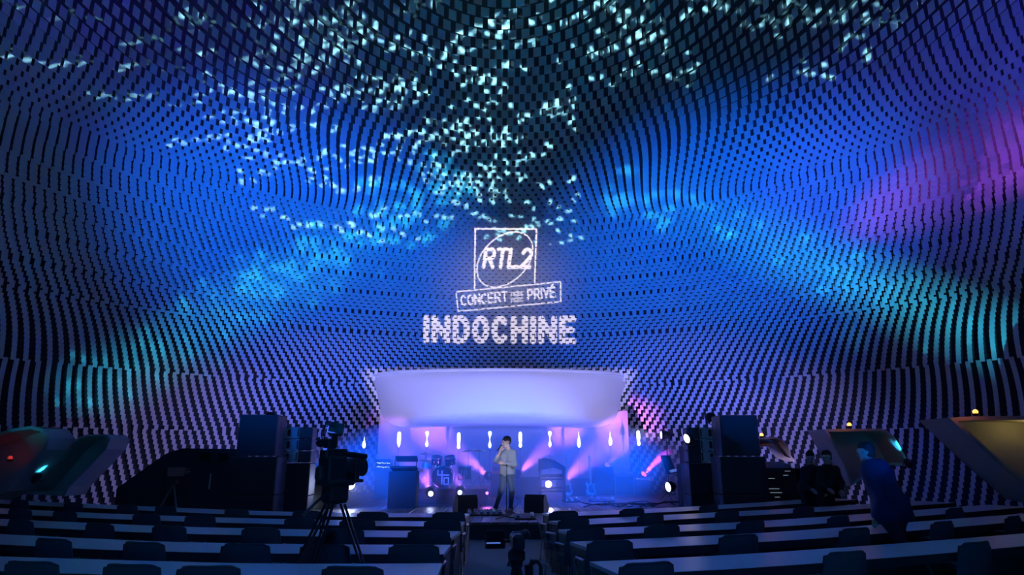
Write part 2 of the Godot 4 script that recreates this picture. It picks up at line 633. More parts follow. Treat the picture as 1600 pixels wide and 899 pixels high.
func build_portals() -> void:
	hood("entrance_hood", "dark arched entrance hood with a small red lamp inside", [[-60, 700], [-20, 683], [15, 671], [48, 666], [66, 670], [77, 684], [72, 703], [45, 730], [10, 768], [-60, 800]], 15.2, 0.07, 0.9, M.hood)
	small_lamp("wall_lamp", "small red lamp in the dark arched hood", "lamp", at_depth(16, 716, 15.7), Color(1.0, 0.25, 0.08), 0.006, 0.4, 0.05)
	hood("entrance_hood", "slanted entrance hood with a cyan beam running up its side", [[38, 772], [62, 748], [98, 705], [122, 684], [137, 679], [166, 679], [173, 686], [166, 702], [142, 728], [108, 762], [100, 776]], 16.0, 0.05, 0.8, M.hood)
	hood("entrance_hood", "small white arched hood behind the tall speaker stack", [[1183, 700], [1184, 684], [1212, 683], [1224, 688], [1232, 700], [1236, 712], [1243, 722], [1225, 716], [1208, 696]], 18.4, 0.05, 0.5, M.hood)
	hood("entrance_hood", "wide grey entrance hood behind the man in the blue hoodie", [[1288, 671], [1374, 670], [1386, 673], [1398, 683], [1421, 724], [1419, 729], [1395, 727], [1360, 740], [1330, 760], [1318, 725]], 16.6, 0.06, 0.9, M.hood)
	hood("entrance_hood", "large hood lit warm from inside at the edge of the hall", [[1483, 653], [1520, 651], [1590, 650], [1680, 652], [1700, 800], [1630, 785], [1560, 725]], 13.6, 0.08, 1.0, M.hood)
	for v in [[1190, 680, 18.0, "beside the tall speaker stack"], [1327, 664, 16.2, "on the wide grey hood"], [1524, 644, 13.2, "on the large warm hood"]]:
		small_lamp("safety_lamp", "small orange safety lamp " + v[3], "lamp", at_depth(v[0], v[1], v[2]), Color(1.0, 0.55, 0.2), 0.05, 5.0, 0.05)
	# warm light inside the large hood
	small_lamp("wall_lamp", "warm bulb inside the large hood at the hall's edge", "lamp", at_depth(1612, 668, 13.9), Color(1.0, 0.86, 0.5), 0.11, 3.0, 0.05)

# ------------------------------------------------------------------ projectors: a tiny bright source behind a slide
func stroke(im: Image, pts: Array, half: float, level := 0.0) -> void:   # clears the slide along a line; coordinates in texels
	for i in pts.size() - 1:
		var a: Vector2 = pts[i]
		var b: Vector2 = pts[i + 1]
		var d := b - a
		var l2 := maxf(d.length_squared(), 1e-6)
		for y in range(maxi(0, int(minf(a.y, b.y) - half - 1)), mini(im.get_height(), int(maxf(a.y, b.y) + half + 2))):
			for x in range(maxi(0, int(minf(a.x, b.x) - half - 1)), mini(im.get_width(), int(maxf(a.x, b.x) + half + 2))):
				var q := Vector2(x, y)
				var t := clampf((q - a).dot(d) / l2, 0.0, 1.0)
				var e := (q - a - d * t).length() - half
				if e < 0.7:
					var al := lerpf(level, 1.0, clampf((e + 0.7) / 1.4, 0.0, 1.0))
					if al < im.get_pixel(x, y).a:
						im.set_pixel(x, y, Color(0, 0, 0, al))

func arc_pts(cx: float, cy: float, rx: float, ry: float, d0: float, d1: float, n := 20) -> Array:
	var o := []
	for i in n + 1:
		var t := deg_to_rad(lerpf(d0, d1, float(i) / n))
		o.append(Vector2(cx + rx * cos(t), cy + ry * sin(t)))
	return o

func glyph(ch: String) -> Array:   # strokes in a unit box, y down
	var v := func(x: float, y: float) -> Vector2: return Vector2(x, y)
	match ch:
		"I": return [[v.call(0.5, 0), v.call(0.5, 1)]]
		"N": return [[v.call(0, 1), v.call(0, 0)], [v.call(0, 0), v.call(1, 1)], [v.call(1, 1), v.call(1, 0)]]
		"D": return [[v.call(0, 0), v.call(0, 1)], [v.call(0, 0)] + arc_pts(0.45, 0.5, 0.55, 0.5, -90, 90) + [v.call(0, 1)]]
		"O": return [arc_pts(0.5, 0.5, 0.5, 0.5, 0, 360, 28)]
		"C": return [arc_pts(0.5, 0.5, 0.5, 0.5, -42, -318, 24)]
		"H": return [[v.call(0, 0), v.call(0, 1)], [v.call(1, 0), v.call(1, 1)], [v.call(0, 0.5), v.call(1, 0.5)]]
		"E": return [[v.call(1, 0), v.call(0, 0), v.call(0, 1), v.call(1, 1)], [v.call(0, 0.5), v.call(0.85, 0.5)]]
		"R": return [[v.call(0, 1), v.call(0, 0)] + arc_pts(0.6, 0.26, 0.4, 0.26, -90, 90, 10) + [v.call(0, 0.52)], [v.call(0.5, 0.52), v.call(1, 1)]]
		"P": return [[v.call(0, 1), v.call(0, 0)] + arc_pts(0.6, 0.28, 0.4, 0.28, -90, 90, 10) + [v.call(0, 0.56)]]
		"T": return [[v.call(0, 0), v.call(1, 0)], [v.call(0.5, 0), v.call(0.5, 1)]]
		"L": return [[v.call(0, 0), v.call(0, 1), v.call(1, 1)]]
		"2": return [arc_pts(0.5, 0.28, 0.46, 0.28, -165, 40, 14) + [v.call(0, 1), v.call(1, 1)]]
		"V": return [[v.call(0, 0), v.call(0.5, 1), v.call(1, 0)]]
		"S": return [arc_pts(0.5, 0.26, 0.46, 0.26, -30, -270, 12) + arc_pts(0.5, 0.76, 0.48, 0.24, -90, 150, 12)]
		"'": return [[v.call(0.35, -0.12), v.call(0.7, -0.32)]]
		"`": return [[v.call(0.65, -0.12), v.call(0.3, -0.32)]]
	return []

func write_word(im: Image, word: String, origin: Vector2, adv: Vector2, down: Vector2, w: float, gap: float, half: float, level: float) -> void:
	# adv: unit vector along the line, down: the letter's height as a vector; w, gap: width of a letter and the space to the next
	var at := origin
	for ch in word:
		var g := glyph(ch)
		if ch == "'" or ch == "`":
			at -= adv * (w + gap)
		var lw := w * (0.12 if ch == "I" else 1.0)
		for line in g:
			var pts := []
			for q in line:
				pts.append(at + adv * (q.x * lw) + down * q.y)
			stroke(im, pts, half, level)
		at += adv * (lw + gap)

const LOGO_K := 4.0                      # texels for each pixel of the photograph
const LOGO_AT := Vector2(646, 345)

func lp(x: float, y: float) -> Vector2:
	return (Vector2(x, y) - LOGO_AT) * LOGO_K

func logo_slide() -> Image:
	var w := 1120
	var h := 840
	var im := Image.create(w, h, false, Image.FORMAT_RGBA8)
	for y in h:
		for x in w:
			var q := Vector2((x - w * 0.51) / (w * 0.5), (y - h * 0.48) / (h * 0.5))
			var k := clampf(1.0 - q.length(), 0.0, 1.0)
			im.set_pixel(x, y, Color(0, 0, 0, 1.0 - 0.12 * k * k * (3.0 - 2.0 * k)))
	var u := LOGO_K
	stroke(im, [lp(743, 451), lp(743.4, 365.6), lp(835.7, 365.6), lp(833.5, 442)], 1.1 * u)
	var ring := []
	for i in 49:
		var t := TAU * i / 48.0
		ring.append(lp(788.3, 409) + (Vector2(47.7 * cos(t), 32.3 * sin(t)).rotated(deg_to_rad(-40))) * u)
	stroke(im, ring, 0.9 * u)
	write_word(im, "RTL2", lp(760, 394.5), Vector2(1, 0), Vector2(-3.5, 25) * u, 13.5 * u, 5.2 * u, 2.7 * u, 0.0)
	var ax := Vector2(156.8, -14.9).normalized()
	stroke(im, [lp(718.5, 483.5), lp(715.6, 456.6), lp(716.6, 455.4), lp(871.4, 440.6), lp(872.6, 441.7), lp(873.5, 469), lp(718.5, 483.5)], 0.9 * u)
	write_word(im, "CONCERT", lp(722.5, 461.5), ax, Vector2(1.2, 13.5) * u, 7.2 * u, 3.1 * u, 1.25 * u, 0.05)
	write_word(im, "TRE`S", lp(796.4, 456.6), ax, Vector2(0.4, 5.0) * u, 3.6 * u, 1.7 * u, 0.75 * u, 0.15)
	write_word(im, "TRE`S", lp(796.9, 465.2), ax, Vector2(0.4, 5.0) * u, 3.6 * u, 1.7 * u, 0.75 * u, 0.25)
	write_word(im, "PRIVE'", lp(823, 452.3), ax, Vector2(1.2, 13.5) * u, 7.0 * u, 3.0 * u, 1.25 * u, 0.05)
	var x := 671.0
	for ch in "INDOCHINE":
		var lw := 0.0 if ch == "I" else (19.5 if ch == "N" else 17.0)
		var o := lp(x, 493.8)
		for line in glyph(ch):
			var pts := []
			for q in line:
				pts.append(o + Vector2(q.x * lw, q.y * 32.0) * u)
			stroke(im, pts, 4.6 * u, 0.2)
		x += lw + 12.2
	return im

func shard_slide(sd: int, count: int, lo: float, hi: float, notch := false) -> Image:
	# a break-up pattern: slivers of many sizes gathered in loose streaks
	var r := RandomNumberGenerator.new()
	r.seed = sd
	var n := 1024
	var im := Image.create(n, n, false, Image.FORMAT_RGBA8)
	im.fill(Color(0, 0, 0, 1))
	var done := 0
	while done < count:
		var c := Vector2(r.randf_range(20, n - 20), r.randf_range(20, n - 20))
		var run := Vector2.RIGHT.rotated(r.randf_range(-0.5, 0.5)) * r.randf_range(10.0, 26.0)
		for k in r.randi_range(2, 9):
			var q := c + run * k + Vector2(r.randfn(0, 5), r.randfn(0, 5))
			var t := r.randf() * TAU
			var d := Vector2(cos(t), sin(t)) * r.randf_range(lo, hi)
			var w := r.randf_range(lo, hi) * 0.6
			if notch and q.y > n * 0.74 and q.x > n * 0.58:      # the lower corner of this pattern is blank
				continue
			stroke(im, [q - d, q + d], w)
			done += 1
	return im

func band_slide(sd: int, soft: float, shards: int, base: float) -> Image:
	# one soft bar across the slide, broken by slivers
	var r := RandomNumberGenerator.new()
	r.seed = sd
	var im := Image.create(768, 128, false, Image.FORMAT_RGBA8)
	for y in 128:
		for x in 768:
			var e := absf(y - 64.0) / 55.0
			var k := clampf((1.0 - e) / soft, 0.0, 1.0) * clampf(minf(x, 767 - x) / 60.0, 0.0, 1.0) * lerpf(1.0, 0.12, smoothstep(200.0, 640.0, x))
			im.set_pixel(x, y, Color(0, 0, 0, 1.0 - base * k))
	for i in shards:
		var c := Vector2(r.randf_range(10, 758), 64 + r.randfn(0, 24))
		var d := Vector2.RIGHT.rotated(r.randf_range(-0.7, 0.7)) * r.randf_range(3, 8)
		stroke(im, [c - d, c + d], r.randf_range(1.5, 4.0))
	return im

func shutter_slide() -> Image:
	# a clear trapezium left open by four shutters
	var im := Image.create(256, 56, false, Image.FORMAT_RGBA8)
	for y in 56:
		for x in 256:
			var half := lerpf(0.94, 0.74, y / 55.0)
			var e := minf((half - absf(x - 127.5) / 128.0) * 128.0 / 5.0, minf(y, 55 - y) / 4.0)
			im.set_pixel(x, y, Color(0, 0, 0, 1.0 - clampf(e, 0.0, 1.0)))
	return im

func projector(called: String, label: String, at: Vector3, to: Vector3, im: Image, wide: float, c: Color, energy: float, source := 0.0012, throw_ := 0.5, up := Vector3.UP) -> Node3D:
	# wide: width of the picture for each metre of throw
	var t := thing(called, label, "projector", at)
	t.look_at_from_position(at, to, up)
	var hgt := wide * im.get_height() / im.get_width()
	var sw := wide * throw_
	var sh := hgt * throw_
	var s := mb()
	for k in [-1.0, 1.0]:
		box(s, Vector3(0.02, sh + 0.06, throw_ + 0.1), Vector3(k * (sw / 2 + 0.01), 0, -throw_ / 2 + 0.05))
		box(s, Vector3(sw + 0.02, 0.02, throw_ + 0.1), Vector3(0, k * (sh / 2 + 0.01), -throw_ / 2 + 0.05))
	box(s, Vector3(sw + 0.06, sh + 0.06, 0.02), Vector3(0, 0, 0.1))
	build(s, "housing", M.black, t)
	s = mb()
	box(s, Vector3(0.1, 0.1, 0.06), Vector3(0, 0, 0.14), Basis(), 0.01)
	build(s, "lamp_cap", M.black, t)
	var q := QuadMesh.new()
	q.size = Vector2(sw + 0.005, sh + 0.005)
	var m := mat(Color(0.02, 0.02, 0.02), 0.9)
	m.transparency = BaseMaterial3D.TRANSPARENCY_ALPHA
	m.albedo_texture = ImageTexture.create_from_image(im)
	m.albedo_color = Color.WHITE
	m.texture_repeat = false
	var o := MeshInstance3D.new()
	o.name = "slide"
	o.mesh = q
	o.material_override = m
	o.position = Vector3(0, 0, -throw_)
	t.add_child(o)
	var l := AreaLight3D.new()
	l.name = "projector_light"
	l.area_size = Vector2(source, source)
	l.light_color = c
	l.light_energy = energy
	l.area_range = 60.0
	l.shadow_enabled = true
	t.add_child(l)
	return t

func build_projectors() -> void:
	var aim := at_depth(646 + 140, 345 + 105, 20.3)
	var from := Vector3(0.05, 2.15, 0.7)
	var d := (aim - from).length()
	var k := (aim - eye).length() / FOCAL      # metres for each pixel of the photograph at that distance
	projector("video_projector", "black video projector throwing the logo onto the dome", from, aim, logo_slide(), 280.0 * k / d, Color(1.0, 0.93, 0.93), 620.0, 0.0008)
	# a profile spot with shutters set to the outline of the canopy
	var c := at_depth(781, 620, 22.9)
	var spot_at := Vector3(c.x, 3.1, 1.4)
	projector("profile_spot", "black profile spot with shutters aimed at the white canopy", spot_at, Vector3(c.x, 3.6, -22.9), shutter_slide(), 10.5 / 24.3, Color(0.84, 0.78, 1.0), 400.0, 0.003, 0.3)
	var icy := Color(0.62, 0.93, 1.0)
	projector("moving_head_spot", "black moving head on the floor behind the last desks, aimed at the crown", Vector3(-1.2, 0.6, 2.2), Vector3(-0.2, 9.0, -6.9), shard_slide(11, 2700, 1.4, 3.7, true), 0.86, icy, 1100.0, 0.0012, 0.3)
	projector("moving_head_spot", "black moving head on the floor beside the desks of the camera tripod's side", Vector3(-7.0, 0.6, -1.0), Vector3(-5.4, 8.6, -6.8), shard_slide(23, 560, 1.6, 4.2), 0.72, icy, 800.0, 0.0012, 0.3)
	projector("moving_head_spot", "black moving head on the floor beside the desks of the blue hoodie's side", Vector3(7.0, 0.6, -1.0), Vector3(5.6, 8.6, -5.6), shard_slide(37, 420, 1.8, 4.6), 0.56, icy, 800.0, 0.0012, 0.3)
	# two bands of light raking down the dome
	for v in [[Vector3(-4.0, 0.6, 2.0), [720, 265], [90, 640], 0.8, 160, 0.35, 41, "across the dome towards the slanted hood", 480.0], [Vector3(4.0, 0.6, 2.0), [960, 275], [1640, 560], 0.9, 60, 0.55, 43, "across the dome towards the large warm hood", 560.0]]:
		var a := dome_hit(v[1][0], v[1][1])
		var b := dome_hit(v[2][0], v[2][1])
		var n: Vector3 = (a - v[0]).cross(b - v[0]).normalized()
		var m: Vector3 = ((a - v[0]).normalized() + (b - v[0]).normalized()).normalized()
		var half = (a - v[0]).angle_to(b - v[0]) / 2.0
		projector("moving_head_spot", "black moving head throwing a cyan band " + v[7], v[0], v[0] + m * 10.0, band_slide(v[6], v[3], v[4], v[5]), 2.0 * tan(half), Color(0.2, 0.85, 1.0), v[8], 0.003, 0.3, n)

# ------------------------------------------------------------------ rows of desks and chairs
const DESK := 0.72
const ROWS := [
	["the camera tripod's side", [
		[[734, 803], [560, 802], [400, 799], [250, 792.5], [120, 787], [-40, 779]],
		[[726, 815.5], [560, 814], [400, 810.5], [250, 806], [100, 800], [-60, 791]],
		[[719.5, 830.5], [560, 829], [400, 826.5], [250, 822.5], [20, 812], [-90, 807]],
		[[704.5, 851.7], [560, 851.5], [400, 850], [250, 847], [20, 836], [-120, 829]],
		[[691, 880.5], [560, 881.5], [400, 881], [250, 877.5], [0, 870], [-160, 864]]],
		[[[701, 582, 480, 369, 258, 198, 114, 30], [691, 558, 468, 312, 228, 104, 40], [670, 536, 407, 265, 164, 42], [647, 509, 386, 233, 102], [551, 331, 214, 60]], [0.7, 0.7, 1.5, 3.0, 8.0]]],
	["the blue hoodie's side", [
		[[847.5, 802], [1010, 796], [1172, 786.5], [1250, 781], [1296, 778.5]],
		[[857, 814.5], [1040, 805], [1160, 799], [1237, 795], [1330, 789.5], [1440, 783]],
		[[872, 828], [1060, 821], [1200, 814], [1370, 802], [1490, 793], [1545, 789]],
		[[890.5, 847], [1000, 842.5], [1200, 833], [1400, 818], [1600, 803], [1720, 793]],
		[[921, 878], [1060, 872], [1200, 864], [1400, 850], [1600, 834], [1760, 820]]],
		[[[881, 988, 1108], [895, 1015, 1135, 1253, 1400], [912, 1030, 1164, 1293, 1397, 1472], [944, 1140, 1310, 1445, 1555], [1005, 1306, 1505]], [0.7, 0.3, 0.3, 0.8, 7.0]]],
]

func y_on(line: Array, px: float) -> float:
	var l := line.duplicate()
	l.sort_custom(func(a, b): return a[0] < b[0])
	for i in l.size() - 1:
		if px <= l[i + 1][0] or i == l.size() - 2:
			return lerpf(l[i][1], l[i + 1][1], (px - l[i][0]) / (l[i + 1][0] - l[i][0]))
	return 0.0

func sweep_strip(s: SurfaceTool, pts: Array, off0: float, off1: float, y0: float, y1: float) -> void:
	# a bar along pts; off0..off1 sideways (towards the audience), y0..y1 in height
	var n := pts.size()
	var sec := []
	for i in n:
		var d: Vector3 = (pts[mini(i + 1, n - 1)] - pts[maxi(i - 1, 0)])
		d.y = 0
		d = d.normalized()
		var side := Vector3(-d.z, 0, d.x)
		if side.z < 0:
			side = -side
		var c := []
		for q in [[off0, y0], [off1, y0], [off1, y1], [off0, y1]]:
			c.append(Vector3(pts[i].x, 0, pts[i].z) + side * q[0] + Vector3(0, q[1], 0))
		sec.append(c)
	for i in n - 1:
		var inn := Vector3.ZERO
		for k in 4:
			inn += (sec[i][k] + sec[i + 1][k]) / 8.0
		for k in 4:
			quad(s, sec[i][k], sec[i][(k + 1) % 4], sec[i + 1][(k + 1) % 4], sec[i + 1][k], inn)
	quad(s, sec[0][0], sec[0][1], sec[0][2], sec[0][3], sec[1][0].lerp(sec[1][2], 0.5))
	quad(s, sec[n - 1][0], sec[n - 1][1], sec[n - 1][2], sec[n - 1][3], sec[n - 2][0].lerp(sec[n - 2][2], 0.5))

func make_chair() -> Node3D:
	var t := thing("conference_chair", "dark padded conference chair", "chair")
	var s := mb()
	# back: a padded shield, rounded at the top, bowed round the sitter; the sitter faces -z
	var w := 9
	var h := 8
	for face in 2:
		var g := []
		for j in h + 1:
			var line := []
			for i in w + 1:
				var u := lerpf(-1.0, 1.0, float(i) / w)
				var v := float(j) / h
				var ed := maxf(absf(u), absf(v * 2.0 - 1.0))
				var puff := 0.035 * (1.0 - pow(ed, 4.0)) + 0.008
				var half := 0.27 * (1.0 - 0.10 * pow(v, 3.0))
				var drop := 0.03 * pow(absf(u), 6.0) * v
				line.append(Vector3(u * half, 0.40 + 0.42 * v - drop, 0.0 - 0.07 * u * u + 0.06 * v + (puff if face == 0 else -puff)))
			g.append(line)
		for j in h:
			for i in w:
				quad(s, g[j][i], g[j][i + 1], g[j + 1][i + 1], g[j + 1][i], Vector3(g[j][i].x, g[j][i].y, -1.0 if face == 0 else 1.0), 1)
		if face == 1:
			pass
	for i in 28:      # piping round the edge closes the two faces
		pass
	build(s, "backrest", M.chair_fabric, t)
	s = mb()
	var edge := []
	for i in 11:
		var u := lerpf(-1.0, 1.0, i / 10.0)
		edge.append(Vector3(u * 0.243, 0.82 - 0.03 * pow(absf(u), 6.0), 0.06 - 0.07 * u * u))
	tube(s, [Vector3(-0.27, 0.40, -0.07), Vector3(-0.262, 0.62, -0.04)] + edge + [Vector3(0.262, 0.62, -0.04), Vector3(0.27, 0.40, -0.07)], 0.014, 6)
	build(s, "piping", M.chair_fabric, t)
	s = mb()
	prism(s, rounded(0.5, 0.46, 0.1), 0.09, Vector3(0, 0.43, -0.26), Basis(Vector3.RIGHT, PI / 2))
	build(s, "seat", M.chair_fabric, t)
	for k in [-1.0, 1.0]:
		s = mb()
		tube(s, [Vector3(k * 0.27, 0.42, -0.3), Vector3(k * 0.285, 0.6, -0.36), Vector3(k * 0.285, 0.62, -0.3), Vector3(k * 0.28, 0.62, -0.05)], 0.016, 6)
		build(s, "armrest", M.steel, t)
		s = mb()
		tube(s, [Vector3(k * 0.2, 0.40, -0.1), Vector3(k * 0.24, 0.06, -0.02), Vector3(k * 0.24, 0.016, -0.02), Vector3(k * 0.24, 0.016, -0.46), Vector3(k * 0.2, 0.4, -0.42)], 0.014, 6)
		build(s, "leg", M.chrome, t)
	s = mb()
	tube(s, [Vector3(-0.2, 0.37, -0.26), Vector3(0.2, 0.37, -0.26)], 0.014, 6)
	build(s, "crossbar", M.chrome, t)
	return t

func build_seats() -> void:
	var proto: Node3D = null
	var place := ["first", "second", "third", "fourth", "fifth", "sixth", "seventh", "eighth"]
	var ord := ["first", "second", "third", "fourth", "fifth"]
	for side in ROWS:
		for r in 5:
			var line: Array = side[1][r]
			var pts := []
			for i in line.size() - 1:
				for k in 4:
					var p0 := on_level(line[i][0], line[i][1], DESK)
					var p1 := on_level(line[i + 1][0], line[i + 1][1], DESK)
					pts.append(p0.lerp(p1, k / 4.0))
			pts.append(on_level(line[-1][0], line[-1][1], DESK))
			for pass_ in 2:      # smooth the bends
				var q := pts.duplicate()
				for i in range(1, pts.size() - 1):
					q[i] = (pts[i - 1] + pts[i] * 2.0 + pts[i + 1]) / 4.0
				pts = q
			var t := thing("desk_row", "long pale desk, %s row from the stage on %s" % [ord[r], side[0]], "desk", Vector3.ZERO, 0.0, "curved desk rows facing the stage")
			var base: Vector3 = pts[0]
			base.y = 0
			t.position = base
			var loc := []
			for p in pts:
				loc.append(p - base)
			var s := mb()
			sweep_strip(s, loc, 0.0, 0.7, DESK - 0.035, DESK)
			build(s, "desktop", M.desk, t)
			s = mb()
			sweep_strip(s, loc, 0.02, 0.045, 0.12, DESK - 0.035)
			build(s, "modesty_panel", M.desk_panel, t)
			s = mb()
			sweep_strip(s, loc, 0.692, 0.71, DESK - 0.09, DESK - 0.004)
			build(s, "edge_band", M.desk_dark, t)
			for i in range(0, loc.size(), 4):
				var d: Vector3 = (loc[mini(i + 1, loc.size() - 1)] - loc[maxi(i - 1, 0)]).normalized()
				var sd := Vector3(-d.z, 0, d.x)
				if sd.z < 0:
					sd = -sd
				var k := 0.02 if i == 0 else (-0.02 if i == loc.size() - 1 else 0.0)
				s = mb()
				box(s, Vector3(0.03, DESK - 0.035, 0.42), Vector3(loc[i].x, (DESK - 0.035) / 2, loc[i].z) + sd * 0.26 + d * k, Basis(Vector3.UP, atan2(sd.x, sd.z)), 0.004)
				build(s, "leg_panel", M.desk_panel, t)
			var nth := 0
			for px in side[2][0][r]:
				var py = y_on(line, px) + side[2][1][r]
				var p := on_level(px, py, 0.80)
				var lo := 0
				for i in pts.size():
					if absf(pts[i].x - p.x) < absf(pts[lo].x - p.x):
						lo = i
				var d: Vector3 = (pts[mini(lo + 1, pts.size() - 1)] - pts[maxi(lo - 1, 0)]).normalized()
				var sd := Vector3(-d.z, 0, d.x)
				if sd.z < 0:
					sd = -sd
				var near: Vector3 = pts[lo] + d * ((p - pts[lo]).dot(d))
				var c := near + sd * clampf((p - near).dot(sd), 0.80, 1.05)
				c.y = 0
				var lab := "dark padded chair, %s desk row from the stage, %s from the aisle, %s" % [ord[r], place[nth], side[0].trim_prefix("the ")]
				nth += 1
				var turn := atan2(sd.x, sd.z) + rng.randfn(0.0, 0.05)
				if proto == null:
					proto = make_chair()
					proto.position = c
					proto.rotation.y = turn
					tag(proto, lab, "", "chairs of the %s row on %s" % [ord[r], side[0]])
				else:
					dup(proto, c, turn, lab, "chairs of the %s row on %s" % [ord[r], side[0]])

# ------------------------------------------------------------------ loudspeakers
func cabinet(called: String, label: String, at: Vector3, turn: float, size: Vector3, group := "", grille := true, holes := 2, bevel := 0.015) -> Node3D:
	# at: centre of the base; the grille looks along +z
	var t := thing(called, label, "loudspeaker", at, turn, group)
	var s := mb()
	box(s, size, Vector3(0, size.y / 2, 0), Basis(), bevel)
	build(s, "enclosure", M.speaker, t)
	if grille:
		s = mb()
		box(s, Vector3(size.x - 0.05, size.y - 0.05, 0.02), Vector3(0, size.y / 2, size.z / 2 + 0.006), Basis(), 0.006)
		build(s, "grille", M.grille, t)
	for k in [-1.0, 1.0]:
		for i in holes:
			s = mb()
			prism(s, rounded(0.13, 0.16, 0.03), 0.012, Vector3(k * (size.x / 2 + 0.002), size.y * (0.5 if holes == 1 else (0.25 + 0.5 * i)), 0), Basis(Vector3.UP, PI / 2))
			build(s, "handle_hole_shade", M.black, t)  # flat black plate painted in place of the shade inside a handle hole
	return t

func build_pa() -> void:
	for side in [[-1.0, "on the camera tripod's side", 372.0, 438.0, 480.0], [1.0, "on the blue hoodie's side", 1122.0, 1188.0, 1083.0]]:
		var sx: float = side[0]
		var c := at_depth(398.0 if sx < 0 else 1160.0, 700, 15.0)
		var turn := 0.06 * -sx
		var at := Vector3(c.x, 0, -15.4)
		for k in 2:
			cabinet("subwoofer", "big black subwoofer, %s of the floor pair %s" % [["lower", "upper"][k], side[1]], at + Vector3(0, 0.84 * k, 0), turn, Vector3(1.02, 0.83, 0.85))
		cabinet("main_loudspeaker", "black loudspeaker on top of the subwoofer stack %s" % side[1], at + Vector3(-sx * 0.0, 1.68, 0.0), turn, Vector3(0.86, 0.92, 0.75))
		# slim array with pale faces beside the stack, on two narrow cabinets
		var b := at_depth(463.0 if sx < 0 else 1098.0, 700, 16.2)
		var ab := Vector3(b.x, 0, -16.4)
		for k in 2:
			cabinet("narrow_cabinet", "narrow black cabinet, %s under the slim array %s" % [["lower", "upper"][k], side[1]], ab + Vector3(-sx * 0.05, 0.76 * k, -0.1), turn, Vector3(0.62, 0.75, 0.7), "", true, 0)
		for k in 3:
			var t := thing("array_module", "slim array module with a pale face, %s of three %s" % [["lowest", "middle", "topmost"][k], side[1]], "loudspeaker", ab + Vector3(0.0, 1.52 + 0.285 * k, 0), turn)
			var s := mb()
			box(s, Vector3(0.7, 0.27, 0.5), Vector3(0, 0.14, -0.05), Basis(), 0.02)
			build(s, "enclosure", M.speaker, t)
			s = mb()
			prism(s, PackedVector2Array([Vector2(-0.2, 0.0), Vector2(0.16, -0.03), Vector2(0.2, 0.1), Vector2(0.16, 0.23), Vector2(-0.2, 0.26)]), 0.05, Vector3(sx * 0.16, 0.02, 0.225), Basis(Vector3.UP, 0.0 if sx > 0 else PI))
			build(s, "face", M.pale_grille, t)
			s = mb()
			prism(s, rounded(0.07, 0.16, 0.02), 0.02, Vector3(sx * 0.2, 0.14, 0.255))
			build(s, "horn_slot_shade", M.black, t)  # dark of the horn slot, put on as a flat black sheet
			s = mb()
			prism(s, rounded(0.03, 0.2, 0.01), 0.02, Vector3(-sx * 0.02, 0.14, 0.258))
			build(s, "port_slot_shade", M.black, t)  # black strip painted as the shade within the port slot

func wedge(label: String, at: Vector3, turn: float) -> void:
	var t := thing("stage_monitor", label, "loudspeaker", at, turn)
	var s := mb()
	var out := PackedVector2Array([Vector2(-0.22, 0), Vector2(0.2, 0), Vector2(0.26, 0.1), Vector2(-0.02, 0.42), Vector2(-0.14, 0.42), Vector2(-0.22, 0.3)])
	prism(s, out, 0.5, Vector3(0, 0, 0), Basis(Vector3.UP, PI / 2))
	build(s, "enclosure", M.speaker, t)
	s = mb()
	var q := Basis(Vector3.UP, PI / 2) * Basis(Vector3(0, 0, 1), -0.853)
	box(s, Vector3(0.38, 0.015, 0.44), Basis(Vector3.UP, PI / 2) * Vector3(0.126, 0.265, 0), q, 0.004)
	build(s, "grille", M.grille, t)

# ------------------------------------------------------------------ amplifiers
func amp(called: String, label: String, px0: float, px1: float, ptop: float, depth: float, body: Material, cloth: Material, trim: Material, floor_y: float, deep := 0.28, knobs := true) -> Node3D:
	var a := at_depth(px0, ptop, depth)
	var b := at_depth(px1, ptop, depth)
	var w := b.x - a.x
	var h := a.y - floor_y
	var t := thing(called, label, "amplifier", Vector3((a.x + b.x) / 2, floor_y, -depth - deep / 2))
	var s := mb()
	box(s, Vector3(w, h, deep), Vector3(0, h / 2, 0), Basis(), 0.012)
	build(s, "cabinet", body, t)
	var ph := 0.09 if knobs else 0.03
	s = mb()
	box(s, Vector3(w - 0.07, h - ph - 0.06, 0.02), Vector3(0, (h - ph) / 2, deep / 2 + 0.004), Basis(), 0.004)
	build(s, "speaker_cloth", cloth, t)
	s = mb()
	for k in [-1.0, 1.0]:
		box(s, Vector3(0.022, h, 0.02), Vector3(k * (w / 2 - 0.012), h / 2, deep / 2 + 0.012), Basis(), 0.004)
		box(s, Vector3(w, 0.022, 0.02), Vector3(0, h / 2 + k * (h / 2 - 0.012), deep / 2 + 0.012), Basis(), 0.004)
	build(s, "trim", trim, t)
	if knobs:
		s = mb()
		box(s, Vector3(w - 0.08, 0.055, 0.012), Vector3(0, h - 0.065, deep / 2 + 0.008))
		build(s, "control_panel", M.steel, t)
		for i in 6:
			s = mb()
			lathe(s, [Vector2(0.013, 0), Vector2(0.011, 0.02), Vector2(0, 0.02)], Vector3(lerpf(-w * 0.34, w * 0.3, i / 5.0), h - 0.065, deep / 2 + 0.013), 8, Basis(Vector3.RIGHT, PI / 2), false)
			build(s, "knob", M.black, t)
	if not knobs:
		return t
	s = mb()
	tube(s, [Vector3(-0.1, h - 0.002, 0), Vector3(-0.07, h + 0.03, 0), Vector3(0.07, h + 0.03, 0), Vector3(0.1, h - 0.002, 0)], 0.012, 6)
	build(s, "handle", M.black, t)
	return t

